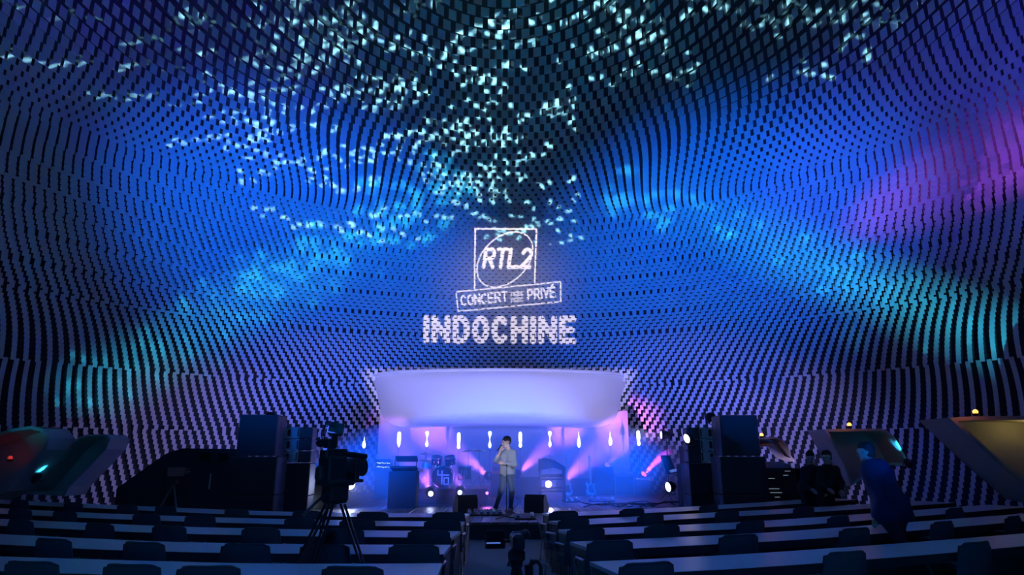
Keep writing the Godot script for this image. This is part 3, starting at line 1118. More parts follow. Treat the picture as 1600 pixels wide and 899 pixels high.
func build_backline() -> void:
	amp("guitar_cabinet", "orange-framed guitar cabinet behind the singer", 766, 806, 738, 22.0, M.orange, M.grille, M.orange, STAGE, 0.36, false)
	var o := at_depth(766, 738, 22.0).y
	amp("amplifier_head", "orange amplifier head sitting on the orange cabinet", 769, 794, 724, 22.05, M.orange, M.grille, M.orange, o + 0.002, 0.24, true)
	amp("guitar_cabinet", "low black cabinet between the singer and the keyboard rig", 806, 842, 746, 21.5, M.tolex, M.grille, M.tolex, STAGE, 0.36, false)
	amp("guitar_cabinet", "black cabinet standing behind the white guitars", 892, 924, 748, 23.0, M.tolex, M.grille, M.tolex, STAGE, 0.36, false)
	amp("bass_cabinet", "tall dark bass cabinet beside the trimmed amplifier", 927, 958, 730, 23.6, M.tolex, M.cloth_blue, M.tolex, STAGE, 0.4, false)
	amp("guitar_amplifier", "dark guitar amplifier with pale trim on the stage", 960, 990, 741, 23.4, M.tolex, M.cloth_blue, M.silver, STAGE, 0.28, true)
	amp("guitar_amplifier", "small guitar amplifier with a pale grille cloth", 992, 1017, 746, 23.6, M.tolex, M.cloth_pale, M.cloth_pale, STAGE, 0.26, true)
	# flight cases against the slim array
	for v in [[1070, 1096, 698, 17.8, 0.62, "flight case with bright edges stacked beside the slim array"], [1066, 1110, 726, 17.6, 0.6, "large flight case standing under the bright-edged one"]]:
		var a := at_depth(v[0], v[2], v[3])
		var b := at_depth(v[1], v[2], v[3])
		var w := b.x - a.x
		var y0 := at_depth(1070, 726, 17.6).y + 0.002 if v[2] == 698 else STAGE
		var h := a.y - y0
		var t := thing("flight_case", v[5], "case", Vector3((a.x + b.x) / 2, y0, -v[3] - v[4] / 2))
		var s := mb()
		box(s, Vector3(w, h, v[4]), Vector3(0, h / 2, 0), Basis(), 0.01)
		build(s, "body", M.tolex, t)
		s = mb()
		for kx in [-1.0, 1.0]:
			box(s, Vector3(0.03, h, 0.03), Vector3(kx * (w / 2 - 0.012), h / 2, v[4] / 2 - 0.012), Basis(), 0.006)
			box(s, Vector3(w, 0.03, 0.03), Vector3(0, h / 2 + kx * (h / 2 - 0.014), v[4] / 2 - 0.012), Basis(), 0.006)
		build(s, "edging", M.silver, t)
		s = mb()
		box(s, Vector3(0.12, 0.08, 0.015), Vector3(0, h * 0.6, v[4] / 2 + 0.006), Basis(), 0.004)
		build(s, "latch", M.silver, t)
	for v in [[482, 522, 724, 17.6, "dark road case behind the television camera"], [606, 650, 738, 18.0, ""]]:
		if v[4] == "":
			continue
		var a := at_depth(v[0], v[2], v[3])
		var b := at_depth(v[1], v[2], v[3])
		var t := thing("road_case", v[4], "case", Vector3((a.x + b.x) / 2, STAGE, -v[3] - 0.3))
		var s := mb()
		box(s, Vector3(b.x - a.x, a.y - STAGE, 0.6), Vector3(0, (a.y - STAGE) / 2, 0), Basis(), 0.012)
		build(s, "body", M.tolex, t)
		s = mb()
		box(s, Vector3(b.x - a.x + 0.01, 0.03, 0.61), Vector3(0, (a.y - STAGE) * 0.7, 0))
		build(s, "lid_seam", M.silver, t)

# ------------------------------------------------------------------ drums
func cymbal(called: String, label: String, at: Vector3, top: float, r: float, tilt: float, low := 0.0) -> void:
	# at: point on the riser under the stand; top: height of the cymbal above it
	var t := thing(called, label, "cymbal", at)
	var s := mb()
	for k in 3:
		var a := TAU * k / 3.0 + 0.3
		tube(s, [Vector3(0, 0.32, 0), Vector3(sin(a) * 0.24, 0.012, cos(a) * 0.24)], 0.009, 5)
	build(s, "tripod", M.chrome, t)
	s = mb()
	tube(s, [Vector3(0, 0.1, 0), Vector3(0, top - 0.02, 0)], 0.011, 6)
	tube(s, [Vector3(0, top - 0.02, 0), Vector3(0, top + 0.05, 0)], 0.006, 6)
	build(s, "pole", M.chrome, t)
	var b := Basis(Vector3(0, 0, 1), tilt) * Basis(Vector3.RIGHT, 0.12)
	for k in (2 if low > 0.0 else 1):
		s = mb()
		lathe(s, [Vector2(0, 0.016), Vector2(0.03, 0.014), Vector2(0.05, 0.002), Vector2(r, -0.022), Vector2(r, -0.019), Vector2(0.052, 0.006), Vector2(0.03, 0.019), Vector2(0, 0.021)], Vector3(0, top - low * k, 0), 24, b)
		build(s, "bronze_disc", M.bronze, t)
	s = mb()
	ball(s, Vector3(0, top + 0.03, 0), Vector3(0.018, 0.014, 0.018))
	build(s, "wing_nut", M.chrome, t)

func drum_shape(t: Node3D, at: Vector3, r: float, h: float, b: Basis, shell: Material, head: Material) -> void:
	var s := mb()
	lathe(s, [Vector2(r, -h / 2), Vector2(r, h / 2)], at, 24, b)
	build(s, "shell", shell, t)
	for k in [-1.0, 1.0]:
		s = mb()
		lathe(s, [Vector2(0, -0.004), Vector2(r - 0.004, -0.004), Vector2(r - 0.004, 0.004), Vector2(0, 0.004)], at + b * Vector3(0, k * h / 2, 0), 24, b, false)
		build(s, "head", head, t)
		s = mb()
		lathe(s, [Vector2(r + 0.001, -0.016), Vector2(r + 0.012, -0.016), Vector2(r + 0.012, 0.016), Vector2(r + 0.001, 0.016), Vector2(r + 0.001, -0.016)], at + b * Vector3(0, k * h / 2, 0), 24, b, false)
		build(s, "hoop", M.chrome, t)
	for i in 8:
		var a := TAU * (i + 0.5) / 8
		s = mb()
		box(s, Vector3(0.02, h * 0.45, 0.022), at + b * Vector3(sin(a) * (r + 0.009), 0, cos(a) * (r + 0.009)), b * Basis(Vector3.UP, a), 0.004)
		build(s, "lug", M.chrome, t)

func build_drums() -> void:
	var z := -19.6
	var top := STAGE + 0.42
	var x0 := at_depth(640, 760, 19.6).x
	var x1 := at_depth(763, 760, 19.6).x
	var t := thing("drum_riser", "dark drum riser in the middle of the stage", "riser", Vector3((x0 + x1) / 2, STAGE, z - 0.7))
	var s := mb()
	box(s, Vector3(x1 - x0, 0.08, 2.2), Vector3(0, 0.38, 0), Basis(), 0.01)
	build(s, "deck", M.black, t)
	s = mb()
	box(s, Vector3(x1 - x0 - 0.08, 0.34, 2.1), Vector3(0, 0.17, 0))
	build(s, "skirt", M.black_cloth, t)
	var fz := Basis(Vector3.RIGHT, PI / 2)
	var bx := at_depth(691, 748, 19.6).x
	t = thing("bass_drum", "black bass drum with a white emblem, two toms on top", "drum", Vector3(bx, top, z - 0.25))
	drum_shape(t, Vector3(0, 0.32, 0), 0.3, 0.42, fz, M.drum, M.drum_head)
	s = mb()
	for e in [[-0.135, 0.44, 0.035, 0.15], [-0.075, 0.375, 0.15, 0.035], [-0.012, 0.44, 0.035, 0.13], [-0.012, 0.25, 0.035, 0.29], [0.09, 0.372, 0.22, 0.032], [0.05, 0.2, 0.032, 0.17], [0.18, 0.2, 0.032, 0.17], [0.115, 0.29, 0.162, 0.032], [0.115, 0.115, 0.162, 0.032]]:
		box(s, Vector3(e[2], e[3], 0.004), Vector3(e[0], e[1], 0.222))
	build(s, "emblem", M.white_print, t)
	for k in [-1.0, 1.0]:
		s = mb()
		tube(s, [Vector3(k * 0.27, 0.2, 0.12), Vector3(k * 0.42, 0.01, 0.2)], 0.01, 6)
		build(s, "spur", M.chrome, t)
		var tom := Node3D.new()
		tom.name = "tom"
		t.add_child(tom, true)
		drum_shape(tom, Vector3(k * 0.2, 0.78, 0.02), 0.15, 0.22, Basis(Vector3.RIGHT, 0.35) * Basis(Vector3(0, 0, 1), k * 0.1), M.drum, M.drum_head)
	t = thing("floor_tom", "black floor tom on chrome legs beside the bass drum", "drum", Vector3(bx + 0.62, top, z - 0.5))
	drum_shape(t, Vector3(0, 0.42, 0), 0.2, 0.38, Basis(), M.drum, M.drum_head)
	for k in 3:
		s = mb()
		var a := TAU * k / 3
		tube(s, [Vector3(sin(a) * 0.22, 0.5, cos(a) * 0.22), Vector3(sin(a) * 0.23, 0.01, cos(a) * 0.23)], 0.008, 6)
		build(s, "leg", M.chrome, t)
	t = thing("snare_drum", "chrome snare drum on a stand behind the bass drum", "drum", Vector3(bx - 0.5, top, z - 0.7))
	drum_shape(t, Vector3(0, 0.62, 0), 0.18, 0.14, Basis(Vector3.RIGHT, -0.08), M.chrome, M.drum_head)
	s = mb()
	tube(s, [Vector3(0, 0.54, 0), Vector3(0, 0.2, 0)], 0.012, 6)
	for k in 3:
		var a := TAU * k / 3
		tube(s, [Vector3(0, 0.25, 0), Vector3(sin(a) * 0.22, 0.012, cos(a) * 0.22)], 0.009, 5)
	build(s, "stand", M.chrome, t)
	t = thing("drum_stool", "round black drum stool behind the kit", "stool", Vector3(bx - 0.1, top, z - 1.2))
	s = mb()
	lathe(s, [Vector2(0, 0.46), Vector2(0.16, 0.46), Vector2(0.17, 0.5), Vector2(0.15, 0.54), Vector2(0, 0.55)], Vector3.ZERO, 16)
	build(s, "seat", M.chair_fabric, t)
	s = mb()
	tube(s, [Vector3(0, 0.46, 0), Vector3(0, 0.15, 0)], 0.018, 8)
	for k in 3:
		var a := TAU * k / 3
		tube(s, [Vector3(0, 0.2, 0), Vector3(sin(a) * 0.22, 0.012, cos(a) * 0.22)], 0.011, 5)
	build(s, "stand", M.chrome, t)
	var y := func(py: float, zz: float) -> float: return at_depth(700, py, zz).y - top
	cymbal("crash_cymbal", "wide bronze cymbal tilted low over the bass drum", Vector3(at_depth(666, 720, 19.9).x, top, -19.9), y.call(719, 19.9), 0.25, -0.05)
	cymbal("crash_cymbal", "small bronze cymbal raised above the wide tilted one", Vector3(at_depth(664, 708, 20.2).x, top, -20.3), y.call(708.5, 20.3), 0.17, 0.1)
	cymbal("ride_cymbal", "tall cymbal tilted over the floor tom", Vector3(at_depth(732, 704, 20.0).x, top, -20.0), y.call(703.5, 20.0), 0.24, 0.16)
	cymbal("crash_cymbal", "level cymbal on the tallest stand beside the ride", Vector3(at_depth(749, 704, 20.3).x, top, -20.3), y.call(703.5, 20.3), 0.2, -0.05)
	cymbal("hi_hat", "pair of hi-hat cymbals at the edge of the riser", Vector3(at_depth(655, 730, 20.0).x, top, -19.8), y.call(733, 19.8), 0.17, 0.0, 0.05)
	# microphones on short booms among the drums
	var n := 0
	for v in [[668, 728, 20.3, "behind the bass drum"], [708, 724, 20.6, "over the toms"], [718, 742, 19.3, "in front of the floor tom"], [738, 730, 20.7, "between the tall cymbals"], [756, 735, 20.2, "at the end of the riser"], [712, 736, 19.9, "aimed at the rack toms"]]:
		mic_stand("drum_microphone", "small chrome drum microphone on a boom " + v[3], at_depth(v[0], v[1], v[2]), top, 0.16 if n % 2 == 0 else -0.18)
		n += 1

func mic_stand(called: String, label: String, tip: Vector3, floor_y: float, lean: float) -> void:
	var t := thing(called, label, "microphone", Vector3(tip.x + lean, floor_y, tip.z))
	var h := tip.y - floor_y
	var s := mb()
	tube(s, [Vector3(0, 0.02, 0), Vector3(0, h - 0.06, 0)], 0.011, 6)
	lathe(s, [Vector2(0.09, 0), Vector2(0.09, 0.012), Vector2(0.02, 0.02), Vector2(0, 0.02)], Vector3.ZERO, 14, Basis(), false)
	build(s, "stand", M.chrome, t)
	s = mb()
	tube(s, [Vector3(lean * -0.3 * -1.0 * 0.0, h - 0.08, 0), Vector3(-lean * 0.8, h - 0.01, 0.0)], 0.008, 6)
	build(s, "boom", M.chrome, t)
	s = mb()
	tube(s, [Vector3(-lean * 0.75, h - 0.012, 0), Vector3(-lean, h, 0)], [0.016, 0.022], 8)
	ball(s, Vector3(-lean * 1.06, h + 0.004, 0), Vector3.ONE * 0.026)
	build(s, "capsule", M.silver, t)

# ------------------------------------------------------------------ keyboards, guitars, small gear
func keyboard(t: Node3D, at: Vector3, tilt: float, w := 0.85) -> void:
	var b := Basis(Vector3.RIGHT, tilt)
	var k := Node3D.new()
	k.name = "keyboard"
	t.add_child(k, true)
	var s := mb()
	box(s, Vector3(w, 0.07, 0.3), at, b, 0.012)
	build(s, "case", M.black, k)
	s = mb()
	for i in 28:
		box(s, Vector3(w * 0.9 / 28 - 0.003, 0.012, 0.13), at + b * Vector3((i - 13.5) * w * 0.9 / 28, 0.04, -0.07), b)
	tag(build(s, "white_keys", M.white_print, k), "", "", "", "stuff")
	s = mb()
	box(s, Vector3(w * 0.3, 0.01, 0.06), at + b * Vector3(0, 0.037, 0.09), b)
	build(s, "display", M.led_dim, k)

func build_keys() -> void:
	var p := on_level(627, 795, STAGE)
	var t := thing("keyboard_station", "draped keyboard station with two stacked keyboards on the stage edge", "keyboard stand", Vector3(p.x, STAGE, p.z - 0.3))
	var w := (at_depth(650, 760, -p.z).x - at_depth(606, 760, -p.z).x)
	var h := at_depth(627, 737, -p.z).y - STAGE
	var s := mb()
	box(s, Vector3(w, h, 0.6), Vector3(0, h / 2, 0), Basis(), 0.012)
	build(s, "drape", M.black_cloth, t)
	keyboard(t, Vector3(0, h + 0.07, 0.05), -0.25, w * 0.95)
	for k in [-1.0, 1.0]:
		s = mb()
		tube(s, [Vector3(k * w * 0.4, h, -0.2), Vector3(k * w * 0.4, h + 0.3, -0.2)], 0.014, 6)
		build(s, "tier_post", M.black, t)
	keyboard(t, Vector3(0.03, h + 0.32, -0.15), -0.35, w * 0.8)
	# rig to the other side of the singer
	p = on_level(864, 786, STAGE)
	t = thing("keyboard_rig", "tall two-tier keyboard rig with an open frame beside the white guitar", "keyboard stand", Vector3(p.x, STAGE, p.z - 0.25))
	w = (at_depth(885, 760, -p.z).x - at_depth(844, 760, -p.z).x)
	h = at_depth(864, 716, -p.z).y - STAGE
	for kx in [-1.0, 1.0]:
		for kz in [-1.0, 1.0]:
			s = mb()
			box(s, Vector3(0.06, h * (0.98 if kx < 0 else 0.8), 0.06), Vector3(kx * (w / 2 - 0.03), h * (0.49 if kx < 0 else 0.4), kz * 0.22), Basis(), 0.008)
			build(s, "post", M.black, t)
	for yy in [0.25, 0.52]:
		s = mb()
		box(s, Vector3(w, 0.05, 0.5), Vector3(0, h * yy, 0), Basis(), 0.008)
		build(s, "shelf", M.black, t)
	s = mb()
	prism(s, PackedVector2Array([Vector2(-w / 2, h * 0.72), Vector2(w * 0.05, h * 0.78), Vector2(w / 2, h * 0.7), Vector2(w / 2, h * 0.8), Vector2(w * 0.1, h * 0.94), Vector2(-w * 0.3, h), Vector2(-w / 2, h * 0.95)]), 0.42, Vector3.ZERO)
	build(s, "cover", M.black_cloth, t)
	keyboard(t, Vector3(0.0, h * 0.60, 0.05), -0.15, w * 0.9)
	keyboard(t, Vector3(0.0, h * 0.32, 0.05), -0.1, w * 0.9)
	# rack with lit controls behind the first station
	p = on_level(598, 779, STAGE)
	t = thing("effects_rack", "effects rack with rows of tiny lit controls behind the keyboards", "rack", Vector3(p.x, STAGE, p.z))
	h = at_depth(598, 718, -p.z).y - STAGE
	s = mb()
	box(s, Vector3(0.5, h, 0.45), Vector3(0, h / 2, 0), Basis(), 0.01)
	build(s, "case", M.black, t)
	var r := RandomNumberGenerator.new()
	r.seed = 5
	for i in 16:
		s = mb()
		box(s, Vector3(0.012 + 0.03 * r.randf(), 0.014, 0.008), Vector3(-0.2 + 0.4 * ((i % 8) + 0.3 * r.randf()) / 7.5, h - (0.1 if i < 8 else 0.23) - 0.03 * r.randf(), 0.228))
		build(s, "led", M.led, t)

func guitar(label: String, px: float, ptop: float, pbot: float, body_mat: Material) -> void:
	var p := at_depth(px, pbot, 21.2)
	var hgt := at_depth(px, ptop, -p.z).y - STAGE
	var t := thing("electric_guitar", label, "guitar", Vector3(p.x, STAGE, p.z))
	var k := hgt - 0.12
	var lean := Basis(Vector3.RIGHT, -0.14)
	var o := Vector3(0, 0.12, 0)
	var s := mb()
	prism(s, PackedVector2Array([Vector2(0, 0), Vector2(0.11, 0.02), Vector2(0.165, 0.1), Vector2(0.15, 0.17), Vector2(0.1, 0.215), Vector2(0.12, 0.29), Vector2(0.15, 0.36), Vector2(0.11, 0.375), Vector2(0.04, 0.32), Vector2(-0.03, 0.32), Vector2(-0.1, 0.40), Vector2(-0.15, 0.41), Vector2(-0.145, 0.33), Vector2(-0.11, 0.22), Vector2(-0.15, 0.16), Vector2(-0.16, 0.09), Vector2(-0.1, 0.02)]), 0.045, o, lean)
	build(s, "body", body_mat, t)
	s = mb()
	prism(s, PackedVector2Array([Vector2(-0.05, 0.1), Vector2(0.1, 0.08), Vector2(0.12, 0.15), Vector2(0.06, 0.22), Vector2(0.09, 0.32), Vector2(-0.04, 0.31), Vector2(-0.08, 0.2)]), 0.004, o + lean * Vector3(0, 0, 0.025), lean)
	build(s, "pickguard", M.drum_head, t)
	s = mb()
	box(s, Vector3(0.05, k - 0.45, 0.025), o + lean * Vector3(0, 0.3 + (k - 0.45) / 2, 0.02), lean, 0.006)
	build(s, "neck", M.maple, t)
	s = mb()
	prism(s, PackedVector2Array([Vector2(-0.025, 0), Vector2(0.025, 0), Vector2(0.045, 0.03), Vector2(0.03, 0.15), Vector2(-0.02, 0.17), Vector2(-0.045, 0.13), Vector2(-0.02, 0.04)]), 0.018, o + lean * Vector3(0, k - 0.17, 0.012), lean)
	build(s, "headstock", M.maple, t)
	var st := thing("guitar_stand", "folding stand holding the " + label.split(" leaning")[0], "stand", Vector3(p.x, STAGE, p.z - 0.12))
	s = mb()
	tube(s, [Vector3(0, 0.75, -0.05), Vector3(0, 0.35, -0.03), Vector3(-0.16, 0.012, 0.16)], 0.011, 6)
	tube(s, [Vector3(0, 0.35, -0.03), Vector3(0.16, 0.012, 0.16)], 0.011, 6)
	tube(s, [Vector3(0, 0.4, -0.03), Vector3(0, 0.012, -0.25)], 0.011, 6)
	build(s, "frame", M.black, st)
	for q in [-1.0, 1.0]:
		s = mb()
		tube(s, [Vector3(q * 0.11, 0.11, 0.08), Vector3(q * 0.11, 0.1, 0.17), Vector3(q * 0.11, 0.13, 0.19)], 0.012, 6)
		build(s, "cradle_arm", M.black, st)

func pedalboard(label: String, at: Vector3, turn: float, n: int, w: float, sd: int) -> void:
	var t := thing("pedalboard", label, "pedalboard", at, turn)
	var s := mb()
	prism(s, PackedVector2Array([Vector2(-0.2, 0), Vector2(0.2, 0), Vector2(0.2, 0.03), Vector2(-0.2, 0.1)]), w, Vector3.ZERO, Basis(Vector3.UP, -PI / 2))
	build(s, "board", M.black, t)
	var r := RandomNumberGenerator.new()
	r.seed = sd
	for i in n:
		var x := lerpf(-w / 2 + 0.07, w / 2 - 0.07, (i % ((n + 1) / 2)) / maxf(1.0, (n + 1) / 2 - 1.0))
		var zz := -0.09 if i < (n + 1) / 2 else 0.09
		var y := 0.065 - zz * 0.175
		var b := Basis(Vector3.RIGHT, 0.17)
		var pedal := Node3D.new()
		pedal.name = "effect_pedal"
		t.add_child(pedal, true)
		s = mb()
		box(s, Vector3(0.075, 0.045, 0.12), Vector3(x, y + 0.022, zz), b, 0.008)
		build(s, "box", [M.silver, M.pedal_a, M.white_print][r.randi() % 3], pedal)
		s = mb()
		lathe(s, [Vector2(0.012, 0), Vector2(0.012, 0.02), Vector2(0, 0.02)], Vector3(x, y + 0.04, zz + 0.03), 8, b, false)
		build(s, "footswitch", M.chrome, pedal)
		if i % 2 == 0:
			s = mb()
			ball(s, Vector3(x, y + 0.05, zz - 0.03), Vector3.ONE * 0.008)
			build(s, "led", M.led, pedal)

func cable(label: String, pts: Array, r := 0.012) -> void:
	var c := Curve3D.new()
	for i in pts.size():
		var d: Vector3 = (pts[mini(i + 1, pts.size() - 1)] - pts[maxi(i - 1, 0)]) * 0.22
		c.add_point(pts[i], -d, d)
	var out := []
	var n := pts.size() * 5
	for i in n + 1:
		out.append(c.sample_baked(c.get_baked_length() * i / n))
	var s := mb()
	tube(s, out, r, 6)
	tag(build(s, "cable", M.rubber), label, "cable")

func build_small_gear() -> void:
	wedge("black stage monitor wedge beside the lit pedalboard", on_level(726, 803, STAGE) + Vector3(0, 0, -0.2), 0.35)
	wedge("black stage monitor wedge in front of the keyboard rig", on_level(839, 802, STAGE) + Vector3(0, 0, -0.2), -0.35)
	pedalboard("large pedalboard with lit pedals at the singer's feet", on_level(757, 806, STAGE) + Vector3(0, 0, -0.1), 0.1, 12, 0.85, 3)
	pedalboard("flat pedalboard lying at the very edge of the stage", on_level(821, 813, STAGE) + Vector3(0, 0, -0.25), 0.0, 4, 0.45, 9)
	pedalboard("pedalboard of pale pedals in front of the bass cabinet", on_level(940, 784, STAGE), -0.15, 8, 0.8, 4)
	pedalboard("small pedalboard in front of the leaning dark guitar", on_level(893, 785, STAGE), 0.1, 6, 0.5, 6)
	guitar("white electric guitar leaning on its stand beside the keyboard rig", 886.5, 710, 767, M.guitar_white)
	guitar("pale electric guitar leaning on its stand in front of the bass cabinet", 923, 711, 766, M.guitar_pale)
	# vocal microphone stand at the singer
	var p := on_level(791.5, 805, STAGE)
	var t := thing("microphone_stand", "thin straight microphone stand in front of the singer", "microphone stand", Vector3(p.x, STAGE, p.z))
	var s := mb()
	tube(s, [Vector3(0, 0.02, 0), Vector3(0, 0.62, 0)], 0.012, 6)
	tube(s, [Vector3(0, 0.6, 0), Vector3(0, 1.1, 0)], 0.008, 6)
	build(s, "pole", M.black, t)
	s = mb()
	lathe(s, [Vector2(0.13, 0), Vector2(0.13, 0.015), Vector2(0.03, 0.03), Vector2(0, 0.03)], Vector3.ZERO, 18, Basis(), false)
	build(s, "base", M.black, t)
	s = mb()
	tube(s, [Vector3(0, 1.1, 0), Vector3(0, 1.14, 0.02)], 0.018, 8)
	build(s, "clip", M.black, t)
	# cables across the deck
	var r := RandomNumberGenerator.new()
	r.seed = 12
	var f := func(px: float, py: float) -> Vector3: return on_level(px, py, STAGE) + Vector3(0, 0.012, 0)
	cable("black cable running from the wedge to the drum riser", [f.call(735, 803), f.call(745, 797), f.call(752, 792), f.call(748, 786)])
	cable("long black cable lying across the planks by the rig", [f.call(838, 808), f.call(815, 806), f.call(800, 800), f.call(806, 792), f.call(815, 784)])
	cable("black cable curling towards the singer's pedalboard", [f.call(775, 812), f.call(790, 808), f.call(800, 810), f.call(812, 806)])
	for k in 9:
		var pts := []
		for i in 7:
			pts.append(f.call(905 + k * 12 + i * 12 + r.randf_range(-9, 9), 794 - 0.25 * k - 0.35 * i + r.randf_range(-3.5, 2.0)) + Vector3(0, r.randf_range(0.0, 0.09), 0))
		var s2 := mb()
		tube(s2, pts, 0.016, 6)
		tag(build(s2, "cable", M.rubber), "black cable in the tangled bundle along the stage edge", "cable", "tangled cables along the stage edge")
	# music stand, tablet and the clutter beside the flight cases
	p = on_level(1054, 786, STAGE)
	t = thing("music_stand", "tall music stand with a bright-edged board beside the flight cases", "music stand", Vector3(p.x, STAGE, p.z))
	var q := func(px: float, py: float) -> Vector3: return at_depth(px, py, -p.z) - Vector3(p.x, STAGE, p.z)
	s = mb()
	tube(s, [Vector3(0, 0.02, 0), q.call(1054, 740)], 0.013, 6)
	for k in 3:
		var a := TAU * k / 3
		tube(s, [Vector3(0, 0.25, 0), Vector3(sin(a) * 0.26, 0.012, cos(a) * 0.26)], 0.01, 5)
	build(s, "stand", M.silver, t)
	s = mb()
	var c4 := [q.call(1032, 712), q.call(1047, 712), q.call(1058, 740), q.call(1041, 743)]
	for i in 4:
		tube(s, [c4[i], c4[(i + 1) % 4]], 0.012, 6)
	build(s, "board_frame", M.silver, t)
	s = mb()
	var mid: Vector3 = (c4[0] + c4[1] + c4[2] + c4[3]) / 4.0
	for z in [-0.006, 0.006]:
		quad(s, c4[0] + Vector3(0, 0, z), c4[1] + Vector3(0, 0, z), c4[2] + Vector3(0, 0, z), c4[3] + Vector3(0, 0, z), mid)
	build(s, "board", M.tolex, t)
	t = thing("tablet_computer", "pale tablet on a low arm of the music stand", "tablet", at_depth(1054, 736, -p.z - 0.12))
	s = mb()
	box(s, Vector3(0.3, 0.02, 0.2), Vector3.ZERO, Basis(Vector3(0, 0, 1), 0.22) * Basis(Vector3.RIGHT, 0.35), 0.006)
	build(s, "case", M.silver, t)
	s = mb()
	box(s, Vector3(0.27, 0.004, 0.17), Vector3(0, 0.012, 0.003), Basis(Vector3(0, 0, 1), 0.22) * Basis(Vector3.RIGHT, 0.35))
	build(s, "screen", M.led_dim, t)
	p = on_level(1082, 790, STAGE)
	t = thing("hardware_stand", "heavy chrome stand with stacked clamps beside the flight cases", "stand", Vector3(p.x, STAGE, p.z))
	q = func(px: float, py: float) -> Vector3: return at_depth(px, py, -p.z) - Vector3(p.x, STAGE, p.z)
	s = mb()
	tube(s, [Vector3(0.02, 0.01, 0), q.call(1080, 748)], 0.03, 8)
	build(s, "pole", M.silver, t)
	for yy in [750, 757, 764]:
		s = mb()
		box(s, Vector3(0.16, 0.06, 0.1), q.call(1080, yy), Basis(), 0.012)
		build(s, "clamp", M.chrome, t)
	s = mb()
	for k in 3:
		var a := TAU * k / 3
		tube(s, [Vector3(0, 0.3, 0), Vector3(sin(a) * 0.3, 0.012, cos(a) * 0.3)], 0.014, 6)
	build(s, "tripod", M.chrome, t)

# ------------------------------------------------------------------ lamps on the stage
func tube_lamp(px: float, ptop: float, pbot: float, shape: int, where: String) -> void:
	var depth := 24.2
	var a := at_depth(px, ptop, depth)
	var b := at_depth(px, pbot, depth)
	var t := thing("filament_lamp", "tall stand with a glowing filament bulb " + where, "lamp", Vector3(a.x, STAGE, -depth), 0.0, "filament lamps along the back of the stage")
	var h := b.y - STAGE
	var l := a.y - b.y
	var s := mb()
	lathe(s, [Vector2(0.16, 0), Vector2(0.16, 0.02), Vector2(0.03, 0.035), Vector2(0, 0.035)], Vector3.ZERO, 16, Basis(), false)
	build(s, "base", M.black, t)
	s = mb()
	tube(s, [Vector3(0, 0.03, 0), Vector3(0, h - 0.05, 0)], 0.014, 8)
	build(s, "pole", M.black, t)
	s = mb()
	lathe(s, [Vector2(0.014, -0.09), Vector2(0.03, -0.07), Vector2(0.03, 0.0), Vector2(0.0, 0.0)], Vector3(0, h, 0), 10)
	build(s, "socket", M.black, t)
	s = mb()
	var prof := []
	match shape:
		0: prof = [[0.0, 0.0], [0.25, 0.08], [0.9, 0.25], [1.0, 0.6], [1.0, 0.88], [0.6, 0.97], [0.0, 1.0]]
		1: prof = [[0.0, 0.0], [0.5, 0.06], [0.9, 0.18], [0.6, 0.3], [0.2, 0.42], [0.16, 0.6], [0.6, 0.72], [1.0, 0.86], [0.7, 0.97], [0.0, 1.0]]
		2: prof = [[0.0, 0.0], [0.7, 0.08], [1.0, 0.25], [0.8, 0.45], [0.3, 0.62], [0.12, 0.8], [0.0, 1.0]]
		_: prof = [[0.0, 0.0], [0.8, 0.06], [0.9, 0.2], [0.55, 0.3], [0.9, 0.45], [1.0, 0.75], [0.7, 0.96], [0.0, 1.0]]
	var pv := []
	for v in prof:
		pv.append(Vector2(v[0] * 0.066, v[1] * l))
	lathe(s, pv, Vector3(0, h, 0), 12)
	build(s, "bulb", M.bulb, t)
	omni(Vector3(a.x, (a.y + b.y) / 2, -depth + 0.14), Color(0.4, 0.45, 1.0), 0.12, 0.08, "filament_light")

func flood(label: String, at: Vector3, to: Vector3, c: Color, energy: float, angle: float, r := 0.14, shine := 14.0, soft := 0.6) -> void:
	# a short can on a yoke; at: centre of the can
	var t := thing("flood_lamp", label, "lamp", at)
	t.look_at_from_position(at, to, Vector3.UP)
	var s := mb()
	var fwd := Basis(Vector3.RIGHT, -PI / 2)
	lathe(s, [Vector2(0, -0.16), Vector2(r * 0.6, -0.16), Vector2(r, -0.08), Vector2(r, 0.06), Vector2(r * 0.94, 0.06), Vector2(r * 0.94, -0.02)], Vector3.ZERO, 18, fwd)
	build(s, "can", M.black, t)
	s = mb()
	lathe(s, [Vector2(0, 0.035), Vector2(r * 0.93, 0.035), Vector2(r * 0.93, 0.03)], Vector3.ZERO, 18, fwd, false)
	build(s, "lens_light", glow(c, shine), t)
	s = mb()
	tube(s, [Vector3(-r - 0.02, 0, 0.02), Vector3(-r - 0.02, -r - 0.06, 0.02), Vector3(r + 0.02, -r - 0.06, 0.02), Vector3(r + 0.02, 0, 0.02)], 0.01, 6)
	build(s, "yoke", M.black, t)
	var d := (to - at).normalized()
	spot(at + d * 0.08, to, c, energy, angle, soft, 0.06, "flood_light")

